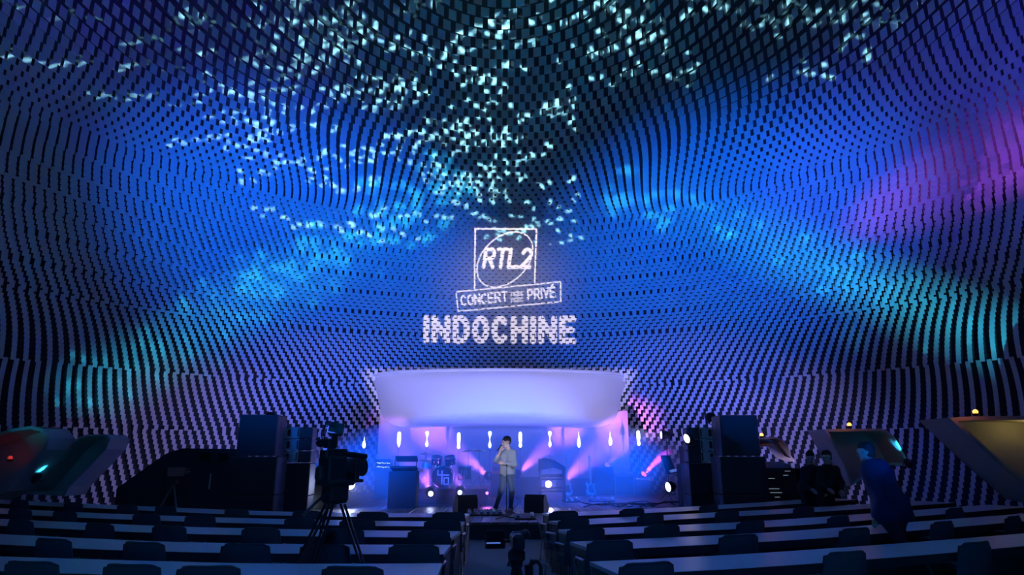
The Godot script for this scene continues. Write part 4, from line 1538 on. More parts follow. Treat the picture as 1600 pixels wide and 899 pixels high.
func build_lamps() -> void:
	var spots := [[569.5, 682, 701, 2], [624, 675, 700, 0], [667.5, 674, 699, 1], [717, 676, 702, 3], [765.5, 674, 701, 1], [813, 675, 700, 3], [859, 674, 699, 1], [904, 674, 700, 2], [953, 674, 697, 2], [997, 673, 697, 3]]
	var words := ["beside the road case, end of the row", "behind the keyboard station", "behind the tilted drum cymbals", "above the toms of the drum kit", "behind the tall cymbal stands", "behind the low black cabinet", "behind the keyboard rig", "behind the white guitar", "behind the bass cabinet", "behind the small pale amplifier"]
	for i in spots.size():
		tube_lamp(spots[i][0], spots[i][1], spots[i][2], spots[i][3], words[i])
	var violet := Color(0.76, 0.42, 1.0)
	var white := Color(0.75, 0.8, 1.0)
	# floor cans among the band, beams tilted up into the haze
	flood("floor can lamp glowing white at the foot of the bass drum", at_depth(672, 769, 19.0), at_depth(630, 672, 25.4), violet, 170.0, 11.0)
	flood("floor can lamp glowing between the bass drum and the wedge", at_depth(719, 768, 19.0), at_depth(700, 672, 25.4), violet, 60.0, 9.0)
	flood("can lamp on the riser behind the percussion, beam tilted to the canopy", at_depth(763, 744, 21.3), at_depth(674, 672, 25.4), violet, 200.0, 11.0, 0.14, 14.0, 1.0)
	flood("can lamp on the low black cabinet, beam rising over the keyboard rig", at_depth(808, 741, 21.6), at_depth(884, 672, 25.4), violet, 210.0, 10.0, 0.14, 14.0, 1.0)
	flood("can lamp behind the keyboard rig throwing a violet beam", at_depth(876, 756, 21.6), at_depth(980, 662, 25.4), violet, 150.0, 14.0, 0.14, 14.0, 1.0)
	flood("small white lamp facing the hall at the foot of the bass drum", at_depth(673, 772, 18.85), at_depth(700, 790, 8.0), white, 0.25, 40.0, 0.075, 8.0, 1.0)
	flood("small white lamp facing the hall beside the floor tom", at_depth(718.5, 770, 18.85), at_depth(730, 790, 8.0), white, 0.25, 40.0, 0.065, 8.0, 1.0)
	flood("tiny magenta lamp at the corner of the drum riser", at_depth(761, 771, 19.0), at_depth(765, 790, 8.0), Color(1.0, 0.45, 1.0), 0.4, 40.0, 0.04, 5.0, 1.0)
	flood("round lamp shining through the open keyboard rig", at_depth(857, 757, 19.4), at_depth(857, 745, 10.0), Color(0.8, 0.75, 1.0), 2.0, 30.0, 0.1, 10.0)
	flood("flood lamp on the deck behind the television camera", at_depth(546, 757, 18.5), at_depth(640, 780, 10.0), white, 3.0, 50.0, 0.16, 5.0, 1.0)
	flood("bright flood lamp low on a yoke beside the music stand", at_depth(1046, 761, 17.2), at_depth(900, 790, 16.0), white, 3.0, 50.0, 0.13, 5.0, 1.0)
	flood("white flood lamp hung on the slim array", at_depth(1075, 685, 15.9), at_depth(980, 720, 15.0), Color(1.0, 0.92, 0.95), 1.0, 50.0, 0.12, 3.0, 1.0)
	# violet beams thrown over the heads of the audience onto the dome
	flood("beam lamp behind the drum riser, thrown over the audience", at_depth(650, 757, 22.4), dome_hit(330, 60), Color(0.38, 0.22, 1.0), 120.0, 11.0, 0.12, 4.0, 0.9)
	flood("beam lamp behind the bass cabinet, thrown over the audience", at_depth(948, 728, 24.3), dome_hit(1430, 235), Color(0.40, 0.20, 1.0), 120.0, 12.0, 0.12, 4.0, 0.9)
	flood("magenta beam lamp behind the small pale amplifier", at_depth(1005, 742, 24.2), dome_hit(1470, 285), Color(0.85, 0.35, 1.0), 800.0, 6.5, 0.12, 4.0, 0.9)
	# two made-up lamps on the arrays, added to wash the deck blue
	flood("added blue wash lamp on top of the slim array, camera tripod's side", Vector3(-5.75, 2.62, -16.5), Vector3(0.2, 0.6, -21.5), Color(0.0, 0.34, 1.0), 150.0, 36.0, 0.12, 1.0, 1.0)
	flood("added blue wash lamp on top of the slim array, blue hoodie's side", Vector3(5.3, 2.62, -16.5), Vector3(0.2, 0.6, -21.5), Color(0.0, 0.34, 1.0), 150.0, 36.0, 0.12, 1.0, 1.0)
	# studio lamp on a tall stand
	var p := on_level(1052, 784, STAGE)
	var t := thing("studio_lamp", "dark studio lamp on a tall stand, lit face towards the band", "lamp", Vector3(p.x, STAGE, p.z - 0.4))
	var h := at_depth(1048, 680, -p.z + 0.4).y - STAGE
	var s := mb()
	tube(s, [Vector3(0, 0.02, 0), Vector3(0, h - 0.1, 0)], 0.014, 6)
	for k in 3:
		var a := TAU * k / 3
		tube(s, [Vector3(0, 0.3, 0), Vector3(sin(a) * 0.3, 0.012, cos(a) * 0.3)], 0.012, 6)
	build(s, "stand", M.black, t)
	s = mb()
	var out := Basis(Vector3(0, 0, 1), PI / 2)
	lathe(s, [Vector2(0, -0.14), Vector2(0.09, -0.12), Vector2(0.13, 0.0), Vector2(0.14, 0.16), Vector2(0.125, 0.16), Vector2(0.1, 0.02)], Vector3(0, h, 0), 18, out)
	build(s, "hood", M.black, t)
	s = mb()
	lathe(s, [Vector2(0, 0.15), Vector2(0.12, 0.15), Vector2(0.12, 0.145)], Vector3(0, h, 0), 18, out, false)
	build(s, "lens_light", glow(Color(0.95, 0.93, 1.0), 6.0), t)
	spot(t.position + Vector3(-0.2, h, 0), t.position + Vector3(-6, h, -2.0), Color(0.9, 0.9, 1.0), 3.0, 40.0, 1.0, 0.08, "studio_light")
	# bright square frame lamps lying at the stage corners
	for v in [[482, 786, 17.6, "on the deck behind the first desks, camera tripod's side"], [1096, 781, 17.9, "on the deck at the foot of the chrome stand"]]:
		var c := at_depth(v[0], v[1], v[2])
		t = thing("frame_lamp", "small square lamp with bright bars " + v[3], "lamp", c)
		var b := Basis(Vector3(0, 0, 1), 0.6 if v[0] < 800 else -0.5) * Basis(Vector3.RIGHT, -0.3)
		for k in 4:
			var r := b * Basis(Vector3(0, 0, 1), k * PI / 2)
			s = mb()
			box(s, Vector3(0.2 if k < 3 else 0.1, 0.03, 0.03), r * Vector3(0, 0.1, 0), r, 0.006)
			build(s, "bar_light", M.bar if k < 3 else M.black, t)
		s = mb()
		box(s, Vector3(0.17, 0.17, 0.1), b * Vector3(0, 0, -0.04), b, 0.01)
		build(s, "case", M.black, t)
		omni(c + Vector3(0, 0, 0.15), Color(0.8, 0.9, 1.0), 0.08, 0.05, "frame_light")
	# cyan moving heads that graze the hoods
	for v in [[58, 745, 15.6, 120, 640, "at the foot of the slanted hood"], [1418, 723, 16.2, 1385, 660, "at the corner of the wide grey hood"]]:
		var c := at_depth(v[0], v[1], v[2])
		flood("cyan beam lamp " + v[5], c, at_depth(v[3], v[4], v[2] + 1.0), Color(0.2, 0.8, 1.0), 6.0, 9.0, 0.08, 4.0, 0.8)

# ------------------------------------------------------------------ television cameras
func build_cameras() -> void:
	var z := 6.62
	var c := at_depth(525, 760, z)
	var t := thing("television_camera", "large television camera with a tilted viewfinder on the tall tripod", "camera", Vector3(c.x, 0, c.z))
	var q := func(px: float, py: float, dz := 0.0) -> Vector3: return at_depth(px, py, z) - Vector3(c.x, 0, c.z) + Vector3(0, 0, dz)
	var k := (at_depth(625, 740, z).x - at_depth(525, 740, z).x) / 100.0
	var yaw := Basis(Vector3.UP, -0.75)
	var s := mb()
	box(s, Vector3(34 * k, 38 * k, 0.22), q.call(520, 733), yaw, 0.02)
	box(s, Vector3(20 * k, 14 * k, 0.26), q.call(522, 709), yaw, 0.015)
	box(s, Vector3(18 * k, 22 * k, 0.14), q.call(508, 740, 0.06), yaw, 0.02)
	build(s, "body", M.black, t)
	s = mb()
	tube(s, [q.call(530, 709), q.call(552, 712, -0.12), q.call(566, 714, -0.2)], [0.026, 0.03, 0.026], 8)
	build(s, "top_handle", M.black, t)
	s = mb()
	tube(s, [q.call(532, 732, -0.05), q.call(546, 731, -0.12), q.call(554, 731, -0.18), q.call(560, 731, -0.22)], [0.07, 0.075, 0.085, 0.09], 18)
	build(s, "lens", M.black, t)
	s = mb()
	box(s, Vector3(26 * k, 34 * k, 0.05), q.call(548, 734, -0.12), yaw, 0.01)
	build(s, "matte_box", M.black, t)
	s = mb()
	box(s, Vector3(22 * k, 5 * k, 0.1), q.call(553, 752, -0.08), yaw, 0.008)
	build(s, "follow_focus", M.black, t)
	var vf := Basis(Vector3.UP, 0.25) * Basis(Vector3.RIGHT, -0.25) * Basis(Vector3(0, 0, 1), -0.16)
	s = mb()
	box(s, Vector3(24 * k, 17 * k, 0.1), q.call(526, 671, 0.02), vf, 0.01)
	build(s, "viewfinder", M.black, t)
	s = mb()
	box(s, Vector3(13 * k, 10 * k, 0.006), q.call(521, 672, 0.075), vf)
	build(s, "screen", M.screen, t)
	s = mb()
	box(s, Vector3(1.2 * k, 14 * k, 0.1), q.call(512, 671, 0.1), vf)
	box(s, Vector3(18 * k, 1.2 * k, 0.1), q.call(521, 663.5, 0.1), vf)
	build(s, "sun_hood", M.black, t)
	s = mb()
	tube(s, [q.call(523, 700), q.call(524, 680)], 0.03, 8)
	box(s, Vector3(16 * k, 16 * k, 0.1), q.call(516, 694), yaw, 0.015)
	build(s, "viewfinder_mount", M.black, t)
	s = mb()
	var loop := []
	for i in 9:
		var a := PI * 0.4 + PI * 1.1 * i / 8.0
		loop.append(q.call(512 + 10 * cos(a), 679 - 13 * sin(a)))
	tube(s, loop, 0.006, 6)
	build(s, "viewfinder_cable", M.rubber, t)
	s = mb()
	ball(s, q.call(503, 693, 0.05), Vector3(0.045, 0.04, 0.06))
	build(s, "eyepiece", M.rubber, t)
	s = mb()
	box(s, Vector3(6 * k, 3 * k, 0.006), q.call(516, 702.5, 0.2), Basis(Vector3.UP, 0.3))
	build(s, "status_screen", M.screen, t)
	# tripod
	var tt := thing("camera_tripod", "tall black tripod with spread legs carrying the television camera", "tripod", Vector3(c.x, 0, c.z))
	s = mb()
	lathe(s, [Vector2(0.04, 0), Vector2(0.09, 0.04), Vector2(0.08, 0.14), Vector2(0.1, 0.18), Vector2(0.1, 0.24), Vector2(0, 0.24)], q.call(524, 788), 16)
	build(s, "bowl", M.black, tt)
	s = mb()
	box(s, Vector3(0.2, 0.2, 0.22), q.call(524, 770), yaw, 0.03)
	box(s, Vector3(0.26, 0.05, 0.3), q.call(524, 755), yaw, 0.015)
	build(s, "fluid_head", M.black, tt)
	s = mb()
	tube(s, [q.call(516, 770, 0.1), q.call(507, 782, 0.3), q.call(498, 800, 0.55)], 0.014, 8)
	build(s, "pan_bar", M.black, tt)
	for leg in [[500, 860, 0.1, -0.6], [498, 850, -0.12, -0.36], [548, 850, 0.1, 0.6]]:
		s = mb()
		var top: Vector3 = q.call(524, 788) + Vector3(leg[3] * 0.12, 0, leg[2] * 0.1)
		var foot := Vector3(leg[3], 0.02, leg[2])
		var side := Vector3(0.022, 0, 0.022)
		for j in [-1.0, 1.0]:
			tube(s, [top + side * j * 1.2, top.lerp(foot, 0.52) + side * j], 0.014, 6)
		tube(s, [top.lerp(foot, 0.42), foot], 0.018, 6)
		box(s, Vector3(0.09, 0.05, 0.06), top.lerp(foot, 0.52), Basis(), 0.01)
		ball(s, foot + Vector3(0, 0.012, 0), Vector3(0.035, 0.03, 0.035))
		build(s, "leg", M.black, tt)
	# small camcorder on a tripod in the aisle
	z = 4.9
	c = at_depth(812, 860, z)
	t = thing("camcorder", "small camcorder with an open flip screen in the aisle", "camera", Vector3(c.x, 0, c.z))
	q = func(px: float, py: float, dz := 0.0) -> Vector3: return at_depth(px, py, z) - Vector3(c.x, 0, c.z) + Vector3(0, 0, dz)
	s = mb()
	box(s, Vector3(0.085, 0.11, 0.24), q.call(808, 846), Basis(Vector3.UP, 0.1), 0.02)
	tube(s, [q.call(804, 836), q.call(823, 834, -0.1)], 0.02, 8)
	ball(s, q.call(822, 835), Vector3(0.03, 0.03, 0.05))
	build(s, "body", M.black, t)
	s = mb()
	tube(s, [q.call(808, 847, -0.1), q.call(808, 846, -0.22)], [0.035, 0.04], 14)
	build(s, "lens", M.black, t)
	s = mb()
	box(s, Vector3(0.145, 0.125, 0.02), q.call(774, 843.5), Basis(Vector3.UP, 0.12), 0.006)
	build(s, "flip_screen", M.black, t)
	s = mb()
	box(s, Vector3(0.125, 0.105, 0.004), q.call(774, 842.5, 0.012), Basis(Vector3.UP, 0.12))
	build(s, "screen_glass", M.screen_off, t)
	s = mb()
	box(s, Vector3(0.1, 0.008, 0.004), q.call(771, 848.5, 0.016), Basis(Vector3.UP, 0.12))
	build(s, "status_line_light", M.led_dim, t)
	s = mb()
	box(s, Vector3(0.05, 0.02, 0.02), q.call(792, 846), Basis(), 0.004)
	build(s, "hinge", M.black, t)
	tt = thing("small_tripod", "small black tripod under the camcorder in the aisle", "tripod", Vector3(c.x, 0, c.z))
	s = mb()
	box(s, Vector3(0.12, 0.09, 0.14), q.call(807, 867), Basis(), 0.02)
	tube(s, [q.call(800, 866), q.call(794, 880, 0.1)], 0.012, 6)
	build(s, "head", M.black, tt)
	s = mb()
	tube(s, [q.call(807, 867), q.call(807, 886)], 0.045, 10)
	build(s, "column", M.black, tt)
	s = mb()
	tube(s, [q.call(830, 878), q.call(840, 878), q.call(845, 885), q.call(845, 930)], 0.014, 8)
	tube(s, [q.call(828, 930), q.call(826, 884), q.call(832, 878)], 0.03, 8)
	build(s, "carry_strap", M.rubber, tt)
	for v in [[-0.28, 0.12], [0.24, 0.2], [0.02, -0.3]]:
		s = mb()
		tube(s, [q.call(807, 876), Vector3(v[0], 0.03, v[1])], [0.022, 0.014], 6)
		ball(s, Vector3(v[0], 0.022, v[1]), Vector3.ONE * 0.022)
		build(s, "leg", M.black, tt)

# ------------------------------------------------------------------ dark consoles at the two sides
func build_consoles() -> void:
	# camera tripod's side: a draped console, monitors, a second tripod
	var depth := 15.4
	var pts := [[182, 764], [232, 728], [262, 708], [285, 701], [368, 702], [368, 795], [182, 795]]
	var c := at_depth(290, 795, depth)
	var t := thing("draped_console", "long console under a black drape sloping to the floor", "console", Vector3(c.x, 0, c.z))
	var poly := PackedVector2Array()
	for p in pts:
		var v := at_depth(p[0], p[1], depth)
		poly.append(Vector2(v.x - c.x, maxf(v.y, 0.0)))
	poly[5].y = 0.0
	poly[6].y = 0.0
	var s := mb()
	prism(s, poly, 0.8, Vector3(0, 0, -0.4))
	build(s, "drape", M.black_cloth, t)
	s = mb()
	var e0 := at_depth(288, 701, depth) - c
	var e1 := at_depth(368, 701.5, depth) - c
	tube(s, [e0 + Vector3(0, 0.02, -0.02), e1 + Vector3(0, 0.02, -0.02)], 0.02, 6)
	build(s, "top_rail", M.silver, t)
	s = mb()
	var p0 := at_depth(334.5, 703, depth) - c
	var p1 := at_depth(331.5, 727, depth) - c
	tube(s, [p0 + Vector3(0, 0, 0.02), p1 + Vector3(0, 0, 0.02)], 0.016, 6)
	build(s, "post", M.silver, t)
	for v in [[321, 713, "between the rail and the second tripod"], [349, 714, "beside the subwoofers"]]:
		var a := at_depth(v[0], v[1], depth - 0.06)
		var m := thing("monitor_screen", "dim bluish monitor on the draped console " + v[2], "monitor", a)
		s = mb()
		box(s, Vector3(0.26, 0.2, 0.05), Vector3.ZERO, Basis(), 0.01)
		build(s, "bezel", M.black, m)
		s = mb()
		box(s, Vector3(0.22, 0.16, 0.01), Vector3(0, 0, 0.024))
		build(s, "display", M.screen_off, m)
	depth = 14.1
	c = at_depth(271, 760, depth)
	t = thing("video_camera", "small video camera on a tripod before the draped console", "camera", Vector3(c.x, 0, c.z))
	var q := func(px: float, py: float, dz := 0.0) -> Vector3: return at_depth(px, py, depth) - Vector3(c.x, 0, c.z) + Vector3(0, 0, dz)
	s = mb()
	box(s, Vector3(0.16, 0.2, 0.4), q.call(272, 738), Basis(Vector3.UP, -0.6), 0.02)
	build(s, "body", M.black, t)
	s = mb()
	tube(s, [q.call(275, 738, -0.1), q.call(281, 738, -0.36)], 0.07, 12)
	build(s, "lens", M.black, t)
	s = mb()
	box(s, Vector3(0.18, 0.1, 0.18), q.call(271, 753), Basis(), 0.02)
	build(s, "fluid_head", M.black, t)
	for v in [[-0.4, 0.2], [0.4, 0.25], [0.0, -0.45]]:
		s = mb()
		tube(s, [q.call(271, 756), Vector3(v[0], 0.02, v[1])], 0.02, 6)
		build(s, "tripod_leg", M.grey_metal, t)
	# blue hoodie's side: mixing desk with lit strips
	depth = 15.7
	c = at_depth(1216, 790, depth)
	t = thing("mixing_desk", "dark mixing desk with small lit strips beside the subwoofers", "mixing desk", Vector3(c.x, 0, c.z))
	q = func(px: float, py: float, dz := 0.0) -> Vector3: return at_depth(px, py, depth) - Vector3(c.x, 0, c.z) + Vector3(0, 0, dz)
	var top: Vector3 = q.call(1216, 735)
	s = mb()
	box(s, Vector3(0.95, top.y, 0.7), Vector3(0, top.y / 2, -0.3), Basis(), 0.02)
	build(s, "cabinet", M.tolex, t)
	s = mb()
	box(s, Vector3(0.95, 0.12, 0.5), Vector3(0, top.y + 0.06, -0.32), Basis(Vector3.RIGHT, 0.3), 0.015)
	build(s, "control_surface", M.black, t)
	for v in [[1229, 736.5, 9], [1226, 743, 8], [1204, 748, 10], [1208, 764, 17], [1211, 770, 19], [1213, 777, 8]]:
		s = mb()
		box(s, Vector3(v[2] * 0.0145, 0.012, 0.006), q.call(v[0], v[1], 0.056))
		build(s, "led_strip", M.led_soft, t)
	t = thing("equipment_shelf", "dark equipment shelf behind the people at the mixing desk", "shelf", at_depth(1262, 795, 16.6) * Vector3(1, 0, 1))
	s = mb()
	for y in [0.15, 0.75, 1.35]:
		box(s, Vector3(1.5, 0.04, 0.45), Vector3(0, y, 0), Basis(), 0.006)
	build(s, "shelf_board", M.tolex, t)
	for k in [-1.0, 1.0]:
		s = mb()
		box(s, Vector3(0.05, 1.4, 0.45), Vector3(k * 0.74, 0.7, 0), Basis(), 0.006)
		build(s, "side_panel", M.tolex, t)
	s = mb()
	box(s, Vector3(1.44, 1.36, 0.02), Vector3(0, 0.7, -0.21))
	build(s, "back_panel", M.tolex, t)

# ------------------------------------------------------------------ people: tapered bones joined by a smooth minimum, meshed as surface nets
func net(s: SurfaceTool, bones: Array, cell: float, blend: float) -> void:
	# bone: [from, to, radius from, radius to, colour]
	var lo := Vector3.ONE * 1e9
	var hi := -lo
	for b in bones:
		var r: float = maxf(b[2], b[3]) + blend * 2.0 + cell * 2.0
		lo = lo.min(b[0].min(b[1]) - Vector3.ONE * r)
		hi = hi.max(b[0].max(b[1]) + Vector3.ONE * r)
	var n := Vector3i(((hi - lo) / cell).ceil()) + Vector3i.ONE
	var sum := PackedFloat32Array()
	sum.resize(n.x * n.y * n.z)
	for b in bones:
		var a: Vector3 = b[0]
		var ab: Vector3 = b[1] - a
		var l2 := maxf(ab.length_squared(), 1e-9)
		var ra: float = b[2]
		var dr: float = b[3] - ra
		var reach := maxf(b[2], b[3]) + blend * 5.0
		var i0 := Vector3i(((b[0].min(b[1]) - Vector3.ONE * reach - lo) / cell).floor()).max(Vector3i.ZERO)
		var i1 := Vector3i(((b[0].max(b[1]) + Vector3.ONE * reach - lo) / cell).ceil()).min(n - Vector3i.ONE)
		for k in range(i0.z, i1.z + 1):
			for j in range(i0.y, i1.y + 1):
				var at := (k * n.y + j) * n.x
				for i in range(i0.x, i1.x + 1):
					var p := lo + Vector3(i, j, k) * cell - a
					var t := clampf(p.dot(ab) / l2, 0.0, 1.0)
					var d := (p - ab * t).length() - (ra + dr * t)
					if d < blend * 5.0:
						sum[at + i] += exp(-d / blend)
	var f := PackedFloat32Array()
	f.resize(sum.size())
	for i in sum.size():
		f[i] = -blend * log(maxf(sum[i], 1e-20))
	var step := [1, n.x, n.x * n.y]
	var verts := {}
	var cols := {}
	for k in n.z - 1:
		for j in n.y - 1:
			for i in n.x - 1:
				var at := (k * n.y + j) * n.x + i
				var inside := 0
				for c in 8:
					if f[at + (c & 1) + (step[1] if c & 2 else 0) + (step[2] if c & 4 else 0)] < 0.0:
						inside += 1
				if inside == 0 or inside == 8:
					continue
				var acc := Vector3.ZERO
				var m := 0
				for c in 8:
					for ax in 3:
						if c & (1 << ax):
							continue
						var o := Vector3(c & 1, (c >> 1) & 1, (c >> 2) & 1)
						var f0 := f[at + (c & 1) + (step[1] if c & 2 else 0) + (step[2] if c & 4 else 0)]
						var e := c | (1 << ax)
						var f1 := f[at + (e & 1) + (step[1] if e & 2 else 0) + (step[2] if e & 4 else 0)]
						if (f0 < 0.0) != (f1 < 0.0):
							o[ax] += f0 / (f0 - f1)
							acc += o
							m += 1
				var v := lo + (Vector3(i, j, k) + acc / m) * cell
				verts[at] = v
				var best := 1e9
				var col := Color.WHITE
				for b in bones:
					var ab: Vector3 = b[1] - b[0]
					var t := clampf((v - b[0]).dot(ab) / maxf(ab.length_squared(), 1e-9), 0.0, 1.0)
					var d: float = (v - b[0] - ab * t).length() - lerpf(b[2], b[3], t)
					if d < best:
						best = d
						col = b[4]
				cols[at] = col
	s.set_smooth_group(1)
	for at in verts:
		for ax in 3:
			var f0 := f[at]
			var f1 := f[at + step[ax]]
			if (f0 < 0.0) == (f1 < 0.0):
				continue
			var u: int = step[(ax + 1) % 3]
			var w: int = step[(ax + 2) % 3]
			var q := [at - u - w, at - w, at, at - u]
			if not (verts.has(q[0]) and verts.has(q[1]) and verts.has(q[3])):
				continue
			var order := [0, 1, 2, 0, 2, 3] if f0 > 0.0 else [0, 2, 1, 0, 3, 2]
			for x in order:
				s.set_color(cols[q[x]])
				s.add_vertex(verts[q[x]])

func head_bones(c: Vector3, face: Vector3, skin: Color, hair: Color, cap: bool) -> Array:
	# c: middle of the head; face: where it looks
	var f := face.normalized()
	var r := f.cross(Vector3.UP).normalized()
	var u := r.cross(f).normalized()
	var dark := Color(0.03, 0.02, 0.02)
	var p := func(x: float, y: float, z: float) -> Vector3: return c + r * x + u * y + f * z
	var o := [
		[p.call(0, 0.035, -0.015), p.call(0, 0.03, 0.01), 0.082, 0.078, skin],
		[p.call(0, -0.03, 0.03), p.call(0, -0.085, 0.045), 0.06, 0.038, skin],
		[p.call(0, -0.06, -0.03), p.call(0, -0.15, -0.04), 0.052, 0.056, skin],
		[p.call(0, 0.015, 0.09), p.call(0, -0.022, 0.106), 0.009, 0.013, skin],
		[p.call(-0.078, -0.005, -0.01), p.call(-0.08, 0.02, -0.014), 0.012, 0.014, skin],
		[p.call(0.078, -0.005, -0.01), p.call(0.08, 0.02, -0.014), 0.012, 0.014, skin],
		[p.call(-0.045, 0.03, 0.072), p.call(0.045, 0.03, 0.072), 0.013, 0.013, skin],
		[p.call(-0.032, 0.014, 0.081), p.call(-0.03, 0.014, 0.081), 0.009, 0.009, dark],
		[p.call(0.03, 0.014, 0.081), p.call(0.032, 0.014, 0.081), 0.009, 0.009, dark],
		[p.call(-0.02, -0.055, 0.082), p.call(0.02, -0.055, 0.082), 0.007, 0.007, Color(0.35, 0.12, 0.1)],
	]
	if cap:
		o.append([p.call(0, 0.07, -0.03), p.call(0, 0.075, 0.0), 0.09, 0.084, hair])
		o.append([p.call(0, 0.02, -0.06), p.call(0, 0.06, -0.05), 0.066, 0.08, hair])
		o.append([p.call(-0.06, 0.06, 0.045), p.call(0.06, 0.06, 0.045), 0.03, 0.03, hair])
	else:
		o.append([p.call(0, 0.065, -0.035), p.call(0, 0.075, 0.005), 0.086, 0.076, hair])
		o.append([p.call(0, -0.02, -0.06), p.call(0, 0.04, -0.055), 0.06, 0.072, hair])
	return o

func hand_bones(wrist: Vector3, along: Vector3, palm_n: Vector3, thumb_side: float, curl: float, skin: Color) -> Array:
	var d := along.normalized()
	var n := (palm_n - d * palm_n.dot(d)).normalized()     # the way the palm looks
	var a := d.cross(n).normalized() * thumb_side          # towards the thumb
	var o := [[wrist, wrist + d * 0.05, 0.026, 0.03, skin], [wrist + d * 0.03 + a * 0.018, wrist + d * 0.085 + a * 0.022, 0.018, 0.016, skin], [wrist + d * 0.03 - a * 0.018, wrist + d * 0.08 - a * 0.022, 0.018, 0.015, skin]]
	var long := [0.072, 0.08, 0.075, 0.058]
	for i in 4:
		var b := wrist + d * (0.088 - 0.004 * absf(i - 1.2)) + a * (0.03 - 0.02 * i)
		var k1 := d.rotated(a * thumb_side, 0.0)
		k1 = (d * cos(curl * 0.6) + n * sin(curl * 0.6)).normalized()
		var k2 := (d * cos(curl * 1.5) + n * sin(curl * 1.5)).normalized()
		var k3 := (d * cos(curl * 2.2) + n * sin(curl * 2.2)).normalized()
		var m: Vector3 = b + k1 * long[i] * 0.45
		var e: Vector3 = m + k2 * long[i] * 0.32
		o.append([b, m, 0.0095, 0.009, skin])
		o.append([m, e, 0.009, 0.0085, skin])
		o.append([e, e + k3 * long[i] * 0.25, 0.0085, 0.0075, skin])
	var tb := wrist + d * 0.025 + a * 0.028
	var tm := tb + (d * 0.6 + a * 0.6 + n * 0.4).normalized() * 0.04
	o.append([tb, tm, 0.013, 0.011, skin])
	o.append([tm, tm + (d * 0.75 + n * 0.65).normalized() * 0.035, 0.011, 0.009, skin])
	return o

func person(label: String, at: Vector3, j: Dictionary, c: Dictionary, cell: float, group := "") -> Node3D:
	var t := thing("person", label, "person", at, 0.0, group)
	var s := mb()
	var chest: Vector3 = (j.sl + j.sr) * 0.5
	var body := [
		[j.neck, j.head + Vector3(0, -0.06, 0), 0.058, 0.052, c.skin],
		[chest.lerp(j.neck, 0.35), j.neck, 0.09, 0.06, c.top],
		[j.sl, j.sr, 0.075, 0.075, c.top],
		[j.sl.lerp(chest, 0.45) + Vector3(0, -0.1, 0), j.hl + Vector3(0, 0.14, 0), 0.105, 0.095, c.top],
		[j.sr.lerp(chest, 0.45) + Vector3(0, -0.1, 0), j.hr + Vector3(0, 0.14, 0), 0.105, 0.095, c.top],
		[j.hl + Vector3(0, 0.14, 0), j.hr + Vector3(0, 0.14, 0), 0.11, 0.11, c.top],
		[j.hl + Vector3(0, 0.04, 0), j.hr + Vector3(0, 0.04, 0), 0.115, 0.115, c.top],
		[j.hl, j.kl, 0.1, 0.066, c.legs], [j.kl, j.al, 0.066, 0.05, c.legs],
		[j.hr, j.kr, 0.1, 0.066, c.legs], [j.kr, j.ar, 0.066, 0.05, c.legs],
		[j.sl, j.el, 0.066, 0.05, c.top], [j.sr, j.er, 0.066, 0.05, c.top],
		[j.el, j.el.lerp(j.wl, c.sleeve_l), 0.05, 0.042, c.top], [j.er, j.er.lerp(j.wr, c.sleeve_r), 0.05, 0.042, c.top],
	]
	if c.sleeve_l < 0.95:
		body.append([j.el.lerp(j.wl, c.sleeve_l), j.wl, 0.04, 0.03, c.skin])
	if c.sleeve_r < 0.95:
		body.append([j.er.lerp(j.wr, c.sleeve_r), j.wr, 0.04, 0.03, c.skin])
	for f in [[j.al, j.tl], [j.ar, j.tr]]:
		body.append([f[0] + Vector3(0, -0.035, 0), f[1], 0.048, 0.04, c.shoe])
		body.append([f[0] + Vector3(0, -0.04, 0), f[0] + (f[0] - f[1]).normalized() * 0.05 + Vector3(0, -0.045, 0), 0.045, 0.035, c.shoe])
	if c.has("hood"):
		body.append([j.neck + Vector3(0.02, -0.02, 0.05), j.neck + Vector3(0.08, -0.02, 0.09), 0.075, 0.085, c.top])
		body.append([j.neck + Vector3(-0.05, -0.03, 0.04), j.neck + Vector3(0.1, -0.03, 0.03), 0.07, 0.08, c.top])
	if c.has("bulk"):
		for b in body:
			if b[4] == c.top:
				b[2] *= c.bulk
				b[3] *= c.bulk
	net(s, body, cell, 0.022)
	net(s, head_bones(j.head, j.face, c.skin, c.hair, c.cap), minf(cell * 0.5, 0.009), 0.01)
	net(s, hand_bones(j.wl, j.wl - j.el, j.palm_l, 1.0, c.curl_l, c.skin), 0.006, 0.006)
	net(s, hand_bones(j.wr, j.wr - j.er, j.palm_r, -1.0, c.curl_r, c.skin), 0.006, 0.006)
	build(s, "figure", M.flesh, t)
	return t

